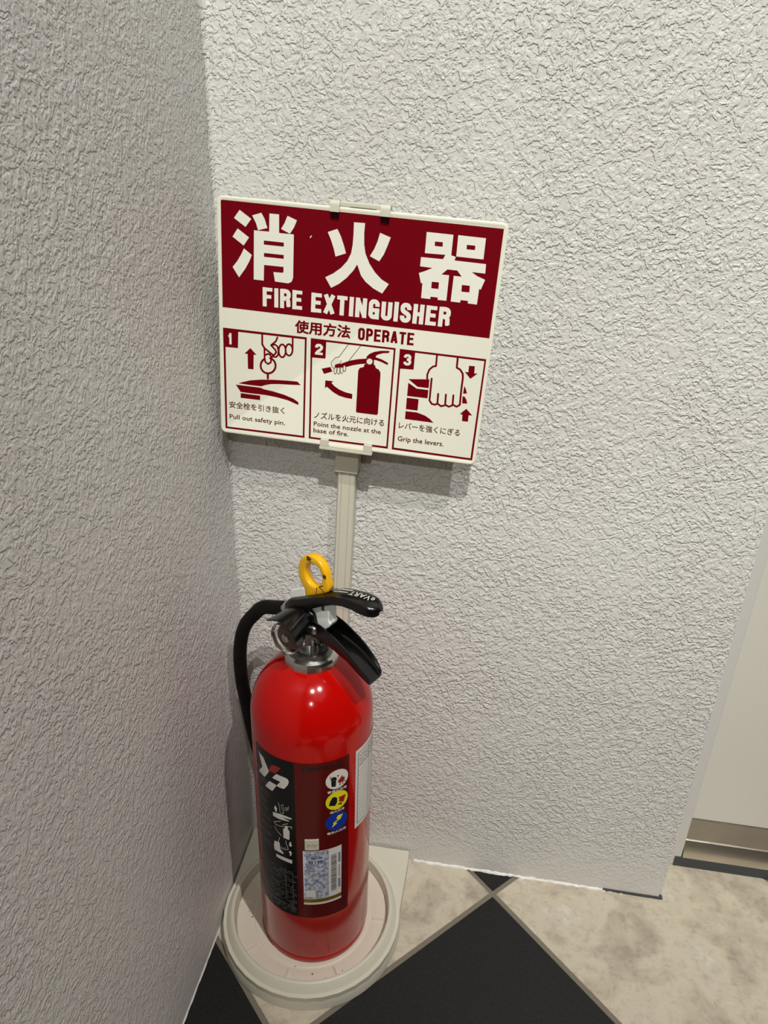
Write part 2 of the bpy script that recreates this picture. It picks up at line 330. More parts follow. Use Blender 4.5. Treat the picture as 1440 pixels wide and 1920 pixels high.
# ---------------------------------------------------------------- outlines of the prints (mm on the board or on the skin of the cylinder)
D_ = {'P':{'kanji':[[[[20.71,208.07],[31.24,201.59],[25.98,194.53],[15.5,200.98]]],[[[18.77,192.67],[29.21,186.06],[24.19,178.86],[14.01,185.37]]],[[[24.49,176.45],[31.76,171.49],[29.49,166.04],[25.86,159.46],[19.78,151.0],[13.82,159.51],[18.13,164.92],[21.79,170.99]]],[[[32.04,204.56],[40.34,207.38],[43.28,202.68],[45.85,195.44],[37.41,192.83],[35.57,198.34]]],[[[63.73,207.05],[72.23,204.13],
[69.62,197.82],[66.25,192.57],[58.18,195.85],[61.08,200.67]]],[[[47.52,207.49],[56.18,207.54],[56.44,192.3],[69.76,192.35],[69.99,155.73],[68.75,152.22],[65.7,150.46],[53.33,150.83],[51.77,158.88],[59.88,159.03],[61.1,159.63],[61.0,164.21],[43.08,164.14],[42.88,150.54],[33.54,150.56],[33.67,192.48],[47.49,192.57]],[[42.71,184.82],[60.9,184.78],[60.97,181.35],[42.74,181.38]],[[42.9,174.36],
[61.01,174.34],[61.07,171.05],[42.92,171.06]]],[[[99.86,197.16],[108.25,200.48],[111.82,194.46],[115.24,186.09],[116.9,181.17],[107.75,177.58],[105.94,183.81],[103.12,190.9]]],[[[145.67,200.79],[155.19,197.9],[153.04,191.08],[150.24,183.49],[146.69,177.41],[138.16,180.92],[141.63,187.24],[144.06,193.86]]],[[[122.42,207.17],[132.11,207.34],[131.9,199.06],[132.51,190.03],[134.09,182.84],
[138.09,174.88],[143.55,167.94],[149.92,162.45],[156.64,159.15],[151.36,150.47],[143.07,154.12],[135.72,159.09],[131.4,163.88],[127.43,172.89],[124.28,167.41],[118.68,160.68],[111.95,154.74],[105.06,150.65],[99.29,159.19],[106.47,163.25],[113.22,168.66],[118.36,174.8],[121.43,181.61],[122.46,189.07],[122.64,197.29]]],[[[185.61,205.22],[208.4,205.04],[208.48,188.42],[203.51,188.39],
[185.76,188.04]],[[193.41,198.27],[200.18,198.28],[200.4,194.61],[193.51,194.68]]],[[[203.5,188.48],[208.47,188.51],[212.51,187.54],[211.74,184.37],[201.76,184.39]]],[[[212.54,205.16],[235.99,204.88],[236.18,187.77],[212.84,187.94]],[[220.69,198.17],[227.88,198.14],[228.07,194.57],[220.88,194.51]]],[[[182.74,184.54],[201.73,184.66],[211.72,184.55],[238.86,184.22],[239.26,176.47],[227.29,176.56],
[214.99,176.61],[206.31,176.66],[193.94,176.54],[182.74,176.9]]],[[[193.92,176.72],[206.77,176.89],[205.05,175.06],[201.82,171.95],[208.6,171.98],[208.69,150.3],[200.92,150.33],[200.89,152.34],[194.49,152.33],[194.41,150.31],[186.31,150.31],[186.17,163.23],[184.83,162.91],[182.23,171.27],[187.29,173.27]],[[194.2,165.09],[200.54,165.18],[200.68,159.54],[194.31,159.54]]],[[[214.97,176.79],
[227.27,176.74],[232.66,173.68],[239.87,171.36],[237.28,162.88],[235.78,163.29],[235.64,149.92],[227.61,150.11],[227.54,152.21],[220.99,152.27],[220.88,150.06],[212.54,150.13],[212.66,171.93],[219.62,171.89]],[[220.57,165.09],[227.53,165.06],[227.78,159.44],[220.79,159.37]]]],'dark':[[[[3.76,103.99],[84.34,103.94],[85.29,5.16],[4.73,4.5]],[[5.89,101.6],[82.51,101.88],[83.5,7.16],[6.67,6.55]]],
[[[3.76,103.99],[18.65,103.93],[18.22,86.25],[4.91,85.97]]],[[[30.32,87.72],[36.33,81.87],[33.57,81.75],[33.45,67.6],[27.89,67.43],[27.63,81.91],[24.51,81.68]]],[[[18.46,52.08],[22.92,53.95],[30.3,56.47],[41.32,58.56],[52.28,59.77],[66.83,60.69],[76.61,60.96],[79.96,57.96],[70.54,57.08],[59.63,56.45],[50.87,55.37],[45.02,53.62],[41.36,51.99],[30.3,51.78]]],[[[15.71,50.48],[40.63,50.42],
[43.59,49.32],[52.43,48.44],[63.47,46.52],[73.07,43.68],[77.91,40.96],[78.5,38.06],[77.25,38.27],[67.25,41.45],[56.18,43.01],[45.11,43.83],[31.78,43.62],[20.63,43.7]]],[[[20.63,42.59],[40.16,42.46],[40.11,37.98],[20.45,37.86]]],[[[88.16,103.71],[167.62,103.58],[168.3,5.33],[89.66,5.25]],[[89.89,101.82],[165.95,101.83],[166.61,7.43],[91.44,7.11]]],[[[88.16,103.71],[102.88,103.44],[102.79,86.19],
[88.33,85.74]]],[[[99.52,76.23],[107.84,78.91],[110.06,74.81],[102.09,71.54]]],[[[111.75,81.39],[118.02,83.28],[125.18,86.79],[133.01,89.25],[141.52,90.85],[141.85,86.13],[135.94,85.02],[129.4,83.18],[122.86,80.65],[120.21,80.07],[112.24,78.44]]],[[[141.27,92.53],[143.84,95.46],[148.26,97.94],[154.69,99.67],[161.83,100.38],[162.3,99.46],[161.35,98.3],[156.17,97.57],[151.71,95.73],[149.73,94.06],
[150.28,92.94],[155.3,91.89],[161.43,89.33],[162.06,88.09],[160.94,87.29],[155.5,89.28],[150.8,90.37],[148.49,90.43],[148.67,86.15],[150.21,85.01],[150.56,83.06],[153.42,82.07],[155.26,79.63],[155.6,76.99],[156.0,39.3],[155.09,37.92],[135.61,37.83],[134.72,38.98],[134.37,78.43],[135.52,81.24],[139.42,82.72],[139.66,85.07],[141.53,85.96]]],[[[103.58,65.53],[111.39,65.61],[109.58,63.88],
[112.43,61.16],[117.34,58.34],[123.57,56.36],[130.28,55.49],[130.24,50.64],[124.56,50.95],[117.67,52.16],[111.36,55.17],[105.35,59.59],[103.52,57.77]]],[[[171.52,103.42],[250.41,103.14],[250.48,4.7],[172.24,5.27]],[[173.26,101.6],[248.9,101.24],[248.5,6.7],[174.06,7.39]]],[[[171.52,103.42],[185.8,103.21],[185.84,85.81],[172.37,85.25]]],[[[181.95,76.4],[201.36,78.48],[201.49,70.12],[191.1,70.22]]],
[[[182.12,72.92],[190.37,68.33],[201.45,68.31],[201.38,60.29],[182.15,60.22]]],[[[182.09,58.46],[193.27,58.46],[193.37,47.31],[182.19,47.3]]],[[[182.14,45.28],[192.63,45.44],[200.59,43.42],[205.51,40.84],[209.62,37.33],[182.23,37.52]]],[[[233.83,76.33],[235.68,73.62],[237.18,69.54],[233.63,68.93]]],[[[233.56,66.51],[235.49,66.2],[237.32,63.7],[238.71,59.94],[233.89,59.64]]],[[[235.73,95.39],
[241.03,95.65],[241.4,88.9],[244.47,89.27],[238.52,83.59],[232.71,89.36],[235.91,89.37]]],[[[238.43,55.01],[244.66,49.21],[241.33,49.02],[241.54,42.63],[235.94,42.61],[235.53,48.97],[233.07,49.05]]]],'cream2':[[[[147.22,88.76],[147.18,88.03],[146.95,87.34],[146.56,86.71],[146.02,86.21],[145.37,85.85],[144.66,85.67],[143.94,85.68],[143.26,85.88],[142.65,86.25],[142.17,86.77],[141.85,87.4],
[141.71,88.1],[141.75,88.82],[141.98,89.52],[142.38,90.14],[142.92,90.65],[143.57,91.0],[144.27,91.18],[144.99,91.17],[145.67,90.97],[146.28,90.61],[146.75,90.09],[147.08,89.46]]],[[[113.97,76.09],[113.91,74.74],[113.62,73.62],[113.14,72.96],[112.57,72.9],[112.03,73.43],[111.62,74.46],[111.43,75.78],[111.49,77.13],[111.79,78.24],[112.26,78.9],[112.83,78.97],[113.37,78.44],[113.78,77.41]]],
[[[117.12,76.47],[117.06,75.12],[116.77,74.01],[116.29,73.35],[115.72,73.28],[115.18,73.81],[114.77,74.84],[114.57,76.16],[114.63,77.51],[114.93,78.62],[115.41,79.28],[115.97,79.34],[116.51,78.81],[116.92,77.79]]],[[[119.97,77.22],[119.91,75.93],[119.62,74.86],[119.14,74.23],[118.57,74.16],[118.03,74.67],[117.62,75.65],[117.43,76.91],[117.49,78.2],[117.78,79.27],[118.26,79.89],[118.82,79.96],
[119.36,79.46],[119.77,78.48]]],[[[122.6,79.35],[122.54,78.06],[122.23,77.0],[121.72,76.37],[121.13,76.29],[120.56,76.8],[120.14,77.77],[119.93,79.03],[120.0,80.32],[120.31,81.38],[120.81,82.0],[121.4,82.08],[121.97,81.58],[122.39,80.6]]],[[[108.3,83.32],[112.07,88.42],[117.54,86.08],[117.34,83.6],[112.74,81.84],[111.57,78.35],[109.53,78.78]]]],'strokes':[[[[41.75,103.09],[41.82,92.7],
[44.0,89.31],[49.06,85.83],[51.96,83.92]],1.83,'dark'],[[[44.0,89.45],[44.22,80.32],[44.97,76.15],[47.74,74.48],[50.33,76.43],[50.92,81.11],[49.45,83.62],[47.28,84.22],[45.13,82.9]],1.7,'dark'],[[[56.37,100.61],[55.0,97.0],[50.42,92.65],[54.41,88.91],[55.51,86.94],[54.11,84.45],[51.97,83.0],[51.99,81.95]],1.7,'dark'],[[[50.42,92.65],[54.33,93.79],[56.5,92.3],[57.5,88.22],[57.14,83.97],
[55.23,81.98],[53.07,82.07]],1.57,'dark'],[[[64.63,89.06],[64.35,86.35],[63.44,84.09],[62.09,82.73],[60.56,82.55],[59.16,83.58],[58.17,85.62],[57.78,88.26],[58.08,90.96],[58.99,93.21],[60.34,94.54],[61.85,94.72],[63.25,93.7],[64.24,91.68],[64.63,89.06]],1.7,'dark'],[[[71.15,90.73],[70.87,88.33],[69.97,86.32],[68.63,85.11],[67.1,84.93],[65.71,85.82],[64.71,87.61],[64.33,89.93],[64.61,92.33],
[65.52,94.32],[66.86,95.52],[68.38,95.7],[69.76,94.81],[70.75,93.04],[71.15,90.73]],1.7,'dark'],[[[71.0,102.28],[71.17,89.82]],1.7,'dark'],[[[49.57,80.28],[51.33,79.75],[52.85,78.76],[54.03,77.37],[54.78,75.67],[55.06,73.79],[54.84,71.84],[54.14,69.96],[53.0,68.27],[51.49,66.9],[49.73,65.94],[47.84,65.45],[45.93,65.47],[44.15,66.01],[42.62,67.01],[41.44,68.42],[40.69,70.13],[40.43,72.03],
[40.67,73.99],[41.39,75.86],[42.54,77.53],[44.05,78.89]],1.96,'dark'],[[[47.55,65.13],[47.6,60.5]],2.22,'dark'],[[[114.04,76.1],[113.98,74.69],[113.66,73.52],[113.16,72.84],[112.56,72.76],[111.99,73.32],[111.56,74.39],[111.36,75.77],[111.42,77.18],[111.74,78.34],[112.24,79.03],[112.84,79.1],[113.41,78.54],[113.83,77.48],[114.04,76.1]],0.56,'fine'],[[[117.18,76.48],[117.13,75.07],[116.81,73.91],
[116.31,73.22],[115.71,73.15],[115.14,73.7],[114.71,74.78],[114.51,76.16],[114.57,77.56],[114.88,78.72],[115.38,79.4],[115.98,79.48],[116.55,78.92],[116.98,77.85],[117.18,76.48]],0.56,'fine'],[[[120.03,77.23],[119.97,75.88],[119.66,74.76],[119.16,74.1],[118.56,74.03],[118.0,74.56],[117.57,75.59],[117.36,76.91],[117.42,78.25],[117.74,79.36],[118.24,80.02],[118.83,80.09],[119.4,79.57],
[119.83,78.54],[120.03,77.23]],0.56,'fine'],[[[122.67,79.36],[122.6,78.04],[122.27,76.95],[121.74,76.3],[121.12,76.23],[120.52,76.74],[120.08,77.74],[119.87,79.02],[119.93,80.34],[120.26,81.42],[120.79,82.07],[121.41,82.14],[122.01,81.63],[122.45,80.64],[122.67,79.36]],0.56,'fine'],[[[123.93,102.28],[115.37,89.14],[112.4,88.46],[108.3,83.32],[109.16,79.41],[111.27,77.65]],0.5,'fine'],
[[[135.16,101.96],[125.29,87.14]],0.5,'fine'],[[[117.67,86.1],[117.61,84.76],[116.36,83.08],[112.74,81.71],[112.14,80.43]],0.5,'fine'],[[[205.78,101.59],[205.98,91.59],[203.22,90.73],[200.38,87.72],[198.92,82.95],[199.21,78.75]],1.72,'dark'],[[[224.7,101.8],[224.96,92.36],[228.26,90.94],[230.92,87.62],[231.61,83.89],[231.6,73.11],[231.98,57.89],[229.2,55.71],[225.98,57.12],[224.92,56.43],
[222.05,54.79],[218.83,56.2],[217.76,55.5],[214.83,54.33],[211.13,56.55],[208.99,55.09],[205.87,55.56],[203.48,58.58],[203.3,79.49]],1.8,'dark'],[[[210.87,65.82],[211.13,56.55]],1.8,'dark'],[[[218.07,66.11],[218.45,56.15]],1.8,'dark'],[[[225.04,66.21],[225.27,56.63]],1.8,'dark']],'texts':[['FIRE',[[42.11,127.77],[79.23,128.28]],17.02,1,'white'],['EXTINGUISHER',[[87.36,127.47],[213.83,127.44]],
17.29,1,'white'],['使用方法',[[73.34,107.21],[124.64,107.62]],11.36,2,'dark'],['OPERATE',[[132.14,107.15],[183.69,107.8]],11.26,1,'dark'],['1',[[8.01,88.93],[13.31,88.98]],10.63,3,'white'],['2',[[92.6,88.91],[100.12,89.0]],10.37,3,'white'],['3',[[175.84,88.88],[183.04,88.98]],10.35,3,'white'],['安全栓を引き抜く',[[9.07,26.46],[64.6,27.1]],6.66,0,'fine'],['Pull out safety pin.',[[9.21,13.85],[65.23,14.24]],
6.0,4,'fine'],['ノズルを火元に向ける',[[94.3,26.72],[162.74,27.32]],6.96,0,'fine'],['Point the nozzle at the',[[94.1,18.99],[160.15,19.23]],4.45,4,'fine'],['base of fire.',[[94.14,12.46],[128.72,12.56]],4.49,4,'fine'],['レバーを強くにぎる',[[177.1,27.33],[235.39,27.16]],6.82,0,'fine'],['Grip the levers.',[[177.14,13.28],[221.39,13.63]],6.44,4,'fine']],'header':[[3.6,214.92],[249.83,213.56],[250.45,121.99],
[3.7,122.84]]},'Q':{'white':[[[-150.37,315.82],[-148.4,314.97],[-141.5,313.85],[-137.23,307.31],[-133.6,300.75],[-133.68,299.19],[-140.22,288.15],[-141.78,287.49],[-151.31,287.93],[-151.25,288.59],[-143.86,299.28],[-146.86,306.92]],[[-123.7,302.06],[-122.3,302.48],[-112.51,302.01],[-110.11,300.78],[-109.31,298.36],[-109.79,295.21],[-111.35,291.66],[-114.49,286.83],[-115.79,285.99],
[-122.97,285.88],[-123.78,286.67],[-119.16,293.53],[-119.67,294.19],[-128.65,294.19],[-128.6,295.12]],[[-133.71,286.65],[-132.38,287.34],[-124.04,287.14],[-124.08,286.2],[-129.18,276.51],[-130.46,275.53],[-139.54,275.64],[-139.83,276.97]],[[-126.74,257.49],[-123.99,253.76],[-124.87,253.25],[-124.92,249.43],[-126.24,248.64],[-127.6,251.6],[-128.6,252.24]],[[-130.65,245.83],[-121.09,248.72],
[-113.65,248.8],[-107.43,247.94],[-107.72,246.26],[-113.75,245.59],[-119.58,245.07],[-110.27,243.47],[-110.8,242.32],[-122.52,240.62],[-130.28,240.32]],[[-114.74,234.69],[-112.41,234.97],[-112.39,231.72],[-110.33,227.81],[-110.96,215.46],[-117.87,215.65],[-117.79,228.9],[-116.06,230.46]],[[-130.08,204.12],[-123.15,206.03],[-122.68,201.05],[-122.22,196.05],[-118.23,192.25],[-119.23,190.57],
[-130.71,190.43],[-131.29,196.84]],[[-110.76,212.59],[-109.04,212.87],[-108.85,209.23],[-108.04,208.03],[-109.8,205.75],[-111.48,207.47],[-111.14,209.09]],[[-110.25,199.73],[-108.34,196.31],[-109.21,195.61],[-109.48,192.11],[-110.88,191.55],[-110.94,195.69],[-112.36,196.98]],[[-128.41,185.58],[-117.51,186.17],[-108.49,186.02],[-108.63,180.61],[-116.44,180.98],[-128.6,181.23]]],
'red':[[[-128.72,311.58],[-124.05,313.43],[-118.72,312.78],[-118.23,311.82],[-124.5,302.83],[-125.38,302.18],[-133.58,301.06],[-132.02,306.52]]],'black':[],'yellow':[],'st':[[[[-122.19,263.53],[-121.05,257.26],[-120.98,251.63],[-118.05,250.28],[-116.38,252.65],[-117.57,256.49],[-118.99,261.43],[-116.27,263.65]],0.55],[[[-116.37,260.81],[-115.22,256.31]],0.5],[[[-114.03,261.2],[-113.42,256.45]],
0.5],[[[-112.24,261.93],[-112.13,257.28]],0.5],[[[-110.69,263.76],[-111.08,258.62]],0.5],[[[-120.65,238.28],[-129.46,232.62],[-127.51,229.89],[-120.93,230.89],[-114.77,233.59]],0.8],[[[-118.33,234.43],[-112.3,238.62]],0.8],[[[-114.77,233.59],[-107.88,235.57],[-107.95,233.02]],0.9],[[[-129.07,225.95],[-125.18,221.1],[-120.16,217.39]],0.8],[[[-123.18,213.45],[-123.3,210.41],[-124.78,206.52]],0.7],
[[[-115.14,212.54],[-114.72,206.79],[-113.29,205.2],[-112.83,200.91]],0.7],[[[-121.44,199.91],[-119.59,198.32],[-115.88,198.75],[-112.25,200.79]],0.7],[[[-120.49,199.7],[-120.24,197.58]],0.5],[[[-118.25,200.92],[-118.01,198.79]],0.5],[[[-116.07,202.03],[-115.84,199.89]],0.5]],'bin':[[[-65.71,302.41],[-64.24,303.14],[-61.26,301.96],[-60.47,299.46],[-60.95,297.19],[-66.59,298.99],[-66.99,300.62]],
[[-66.41,298.78],[-61.07,297.02],[-61.54,289.38],[-66.02,290.37]]],'flame':[[[-59.11,296.01],[-56.01,299.42],[-54.11,301.84],[-53.44,298.49],[-51.81,298.74],[-51.13,295.73],[-52.75,292.09],[-55.98,292.25],[-58.49,292.71]],[[-60.35,304.04],[-57.59,303.17],[-59.13,300.89]],[[-67.16,305.14],[-66.29,304.1],[-66.99,300.99],[-67.74,301.99]]],'blk2':[[[-57.24,292.12],[-55.97,291.12],[-56.28,289.38],
[-57.35,289.52]],[[-54.37,291.44],[-53.07,291.13],[-52.87,289.5],[-54.04,289.75]],[[-51.77,293.06],[-50.44,293.07],[-50.22,291.43],[-51.43,291.36]],[[-69.01,265.11],[-67.52,270.81],[-65.15,275.34],[-62.74,275.53],[-59.98,273.17],[-59.97,267.36],[-62.13,262.87]],[[-59.65,263.31],[-57.77,264.74],[-53.89,263.87],[-55.19,261.84]]],'red2':[[[-58.43,273.6],[-54.6,273.19],[-52.63,273.66],[-49.93,272.87],
[-51.59,267.63],[-52.57,264.3],[-58.09,266.85],[-57.47,270.81]]],'bolt':[[[-53.13,247.66],[-55.42,243.38],[-55.75,241.95],[-62.41,239.28],[-59.59,237.95],[-61.17,236.29],[-65.79,233.07],[-64.26,236.87],[-63.96,237.95],[-64.44,239.36],[-62.42,240.48],[-58.97,242.44],[-60.99,244.62],[-58.98,248.03]]],'circ':[[-59.73,298.39],[-59.85,269.63],[-60.23,240.26]],'hd':[[-94.38,314.23],[-53.35,312.22],
[-94.29,319.14]],'cap':[[[-68.48,281.89],[-49.29,281.03]],[[-67.42,254.01],[-51.03,252.88]],[[-69.21,225.46],[-49.47,224.07]]],'insp':[[-36.32,322.41],[9.66,307.01],[6.3,197.65],[-37.54,213.68]],'st_':[[-96.38,203.2],[-54.62,202.71],[-55.55,121.12],[-97.9,119.49]],'tag':[[-93.82,220.87],[-78.84,220.2],[-94.07,205.86],[-78.97,205.21]]}}

# ================================================================ the setting
XR = 0.5500                                   # where the plaster wall ends
# floor: grout bed with diagonal black and beige tiles laid on it
bm = bmesh.new(); box(bm, (0.0, -2.6, -0.03), (2.4, 0.075, -0.0016))
floor = struct(link('floor', bm, M_grout))
TS, TA, P0 = 0.3174, 0.804, Vector((0.3320, -0.0318))
dA, dB = Vector((-cos(TA), -sin(TA))), Vector((sin(TA), -cos(TA)))
def clip(poly, nx, ny, d):                    # keep nx*x + ny*y >= d
    out = []
    for a, b in zip(poly, poly[1:] + poly[:1]):
        fa, fb = nx * a[0] + ny * a[1] - d, nx * b[0] + ny * b[1] - d
        if fa >= 0: out.append(a)
        if fa * fb < 0: t = fa / (fa - fb); out.append((a[0] + (b[0] - a[0]) * t, a[1] + (b[1] - a[1]) * t))
    return out
g = 0.0031
for i in range(-9, 8):
    for j in range(-8, 10):
        q = [P0 + dA * (TS * (i + a) + (g if a == 0 else -g)) + dB * (TS * (j + b) + (g if b == 0 else -g)) for a, b in ((0, 0), (1, 0), (1, 1), (0, 1))]
        q = [(p[0], p[1]) for p in q]
        for pl in ((1, 0, 0.0), (-1, 0, -2.4), (0, 1, -2.6), (0, -1, -0.075)):
            q = clip(q, *pl) if q else q
        if len(q) < 3: continue
        ar = abs(sum(a[0] * b[1] - a[1] * b[0] for a, b in zip(q, q[1:] + q[:1]))) / 2
        if ar < 1e-4: continue
        bm = bmesh.new(); cx = sum(p[0] for p in q) / len(q); cy = sum(p[1] for p in q) / len(q); z0 = random.uniform(-0.00012, 0.0)
        n = len(q); ins = lambda p, k: (cx + (p[0] - cx) * (1 - k / max(math.hypot(p[0] - cx, p[1] - cy), .01)), cy + (p[1] - cy) * (1 - k / max(math.hypot(p[0] - cx, p[1] - cy), .01)))
        lo = [bm.verts.new((p[0], p[1], -0.009)) for p in q]; mi = [bm.verts.new((p[0], p[1], z0 - 0.0006)) for p in q]; hi = [bm.verts.new((*ins(p, .0012), z0)) for p in q]
        for a, b in ((lo, mi), (mi, hi)):
            for k in range(n): bm.faces.new((a[k], a[(k + 1) % n], b[(k + 1) % n], b[k]))
        bm.faces.new(hi)
        link('tile', bm, M_blacktile if (i + j) % 2 == 0 else M_beige, floor)
# walls
bm = bmesh.new(); vs = box(bm, (-0.12, 0.0, 0.0), (XR, 0.16, 2.4))
ed = [e for e in bm.edges if all(abs(v.co.x - XR) < 1e-6 and abs(v.co.y) < 1e-6 for v in e.verts)]
bmesh.ops.bevel(bm, geom=ed, offset=0.004, segments=4, affect='EDGES')
wall_back = struct(link('wall_back', bm, M_wall, smooth=50), 'white stippled plaster wall behind the sign')
bm = bmesh.new(); box(bm, (-0.12, -2.6, 0.0), (0.0, 0.0, 2.4))
wall_left = struct(link('wall_left', bm, M_wall2), 'white stippled plaster wall beside the extinguisher')
# caulk bead along the foot of the back wall and of the side wall
def bead(name, p, q, nrm, n, parent, amp, base):
    bm = bmesh.new(); secs = []; rnd = random.Random(3)
    for i in range(n + 1):
        t = i / n; r = base + amp * rnd.random(); h = base * 1.1 + amp * rnd.random()
        o = Vector(p).lerp(Vector(q), t)
        secs.append([o, o + Vector(nrm) * r, o + Vector(nrm) * r * .6 + Vector((0, 0, h * .75)), o + Vector((0, 0, h))])
    loft(bm, secs); return link(name, bm, M_caulk, parent, smooth=70)
bm = bmesh.new(); secs = []; rnd = random.Random(5)      # plaster drawn round the inner corner by hand
for i in range(161):
    r = 0.004 + 0.0016 * sin(i * .9) + 0.0025 * rnd.random(); z = 2.4 * i / 160
    secs.append([Vector((0.0, 0.0, z))] + [Vector((r - r * sin(k * pi / 8) * .98, -r + r * cos(k * pi / 8) * .98, z)) for k in range(5)])
loft(bm, secs); link('corner_plaster', bm, M_wall, wall_back, smooth=60)
bead('caulk_bead', (0.224, 0.0005, 0), (0.500, 0.0005, 0), (0, -1, 0), 70, wall_back, 0.0022, 0.0014)
bead('caulk_bead', (0.0, -0.56, 0), (0.0, -0.02, 0), (1, 0, 0), 90, wall_left, 0.0008, 0.0009)
bm = bmesh.new(); box(bm, (0.475, -0.0016, 0.0), (XR + .0008, 0.003, 0.0035)); link('dark_gap', bm, M_gasket, wall_back)
# recess beyond the wall's end: jamb, door leaf with steel foot, threshold strip
bm = bmesh.new(); box(bm, (XR, 0.058, 0.0), (0.5835, 0.16, 2.4))
struct(link('trim_1', bm, M_plain, bevel=0.0015), 'smooth painted jamb strip beside the door')
door = struct(thing('door_1', 'cream enamelled door with stainless steel foot', 'door', (0.5835, 0.067, 0.0)))
del door['category']
bm = bmesh.new(); box(bm, (0.0005, 0.0, 0.0800), (0.80, 0.035, 2.02)); link('door_leaf', bm, M_door, door, bevel=0.001)
bm = bmesh.new(); box(bm, (0.0005, -0.001, 0.0425), (0.80, 0.035, 0.0798)); link('kick_plate', bm, M_steel, door, bevel=0.0006)
bm = bmesh.new(); pts = [(-0.0015, .0423), (-0.003, .0418), (-0.0055, .036), (-0.0085, .029), (-0.0105, .022), (-0.0110, .0175), (0.03, .0172), (0.03, .0423)]
loft(bm, [[Vector((x, y, z)) for y, z in pts] for x in (0.0008, 0.80)]); link('foot_rail', bm, M_steel2, door, smooth=35)
bm = bmesh.new(); pts = [(-0.0105, 0.0002), (-0.012, 0.006), (-0.010, .0165), (0.03, .0168), (0.03, .0002)]
loft(bm, [[Vector((x, y, z)) for y, z in pts] for x in (-0.0085, 0.80)]); link('gasket', bm, M_gasket, door, smooth=35)
bm = bmesh.new(); box(bm, (0.5840, 0.0670, 2.021), (1.3840, 0.16, 2.4)); struct(link('wall_back', bm, M_plain))
bm = bmesh.new(); box(bm, (1.3845, 0.0670, 0.0), (2.4, 0.16, 2.4)); struct(link('wall_back', bm, M_plain))
bm = bmesh.new(); box(bm, (2.4, -2.6, 0.0), (2.5, 0.16, 2.4)); struct(link('wall_right', bm, M_far))
bm = bmesh.new(); box(bm, (-0.12, -2.7, 0.0), (2.5, -2.6, 2.4)); struct(link('wall_front', bm, M_far))
bm = bmesh.new(); box(bm, (-0.12, -2.7, 2.4), (2.5, 0.16, 2.5)); struct(link('ceiling', bm, M_ceil))

# ================================================================ the stand
st = thing('extinguisher_stand', 'ivory plastic extinguisher stand with round tray and tall sign post', 'stand', (0.110, -0.110, 0.0))
SX, SY = 0.110, -0.110
sw = lambda x, y, z: (x - SX, y - SY, z)
# base plate: square at the wall, running into the ring
bm = bmesh.new(); out = [(0.0015, -0.0035), (0.2175, -0.0035), (0.2180, -0.020)]
out += [(SX + 0.1085 * cos(a), SY + 0.1085 * sin(a)) for a in [radians(t) for t in range(10, -200, -10)]] + [(0.0018, -0.020)]
def frame_plate(bm, outer, r_in, z0, z1, n=72):
    hole = [(SX + r_in * cos(2 * pi * k / n), SY + r_in * sin(2 * pi * k / n)) for k in range(n)]
    for z in (z0, z1): poly2(bm, [outer, hole], lambda x, y: sw(x, y, z))
    for lp in (outer, hole):
        for a, b in zip(lp, lp[1:] + lp[:1]): bm.faces.new([bm.verts.new(sw(*p)) for p in ((*a, z0), (*b, z0), (*b, z1), (*a, z1))])
frame_plate(bm, out, 0.0955, 0.0, 0.0205)
bmesh.ops.remove_doubles(bm, verts=bm.verts, dist=1e-5)
link('base_plate', bm, M_stand, st, smooth=30, bevel=0.0012)
# ring: flared wall, rounded rim
prof = [(.0925, .0155), (.0938, .0290), (.0945, .0304), (.0958, .0310), (.0975, .0308), (.0990, .0300), (.1072, .0150), (.1088, .0120), (.1096, .0000), (.1060, .0), (.0950, .0050), (.0925, .0155)]
bm = bmesh.new(); lathe(bm, prof, n=120); link('ring', bm, M_stand, st, smooth=38)
# tray floor with moulded ribs
prof = [(0, .0118), (.060, .0118), (.0612, .0160), (.070, .0160), (.0712, .0150), (.0735, .0150), (.075, .0156), (.0922, .0156), (.0925, .010), (0, .008)]
bm = bmesh.new(); lathe(bm, prof, n=96); tr = link('tray', bm, M_tray, st, smooth=30)
for deg in (-97, -57, 3, 137, 180, 225, 48, 95):
    bm = bmesh.new(); a = radians(deg); ra = Vector((cos(a), sin(a), 0)); pa = Vector((-sin(a), cos(a), 0))
    secs = []
    for r in (.0755, .0918): secs.append([ra * r + pa * x + Vector((0, 0, z)) for x, z in ((-.0017, .0150), (-.0011, .0172), (-.0003, .0172), (0.0, .0158), (.0003, .0172), (.0011, .0172), (.0017, .0150))])
    loft(bm, secs); link('rib', bm, M_tray, tr, smooth=20)
# specks of dirt in the tray
bm = bmesh.new()
for (x, y), r in zip([(.1074, -.1800), (.0392, -.1300), (.0330, -.1235), (.1290, -.1860), (.1450, -.1880), (.1620, -.1760), (.0275, -.1085), (.0210, -.1180)], (.0012, .0009, .0006, .0010, .0007, .0006, .0007, .0005)):
    v = [bm.verts.new(sw(x + r * cos(k) * (1 + .4 * sin(3 * k)), y + r * sin(k), .01575)) for k in [i * pi / 4 for i in range(8)]]; bm.faces.new(v)
sp = link('dirt_specks', bm, M_dust, tr); sp['kind'] = 'stuff'
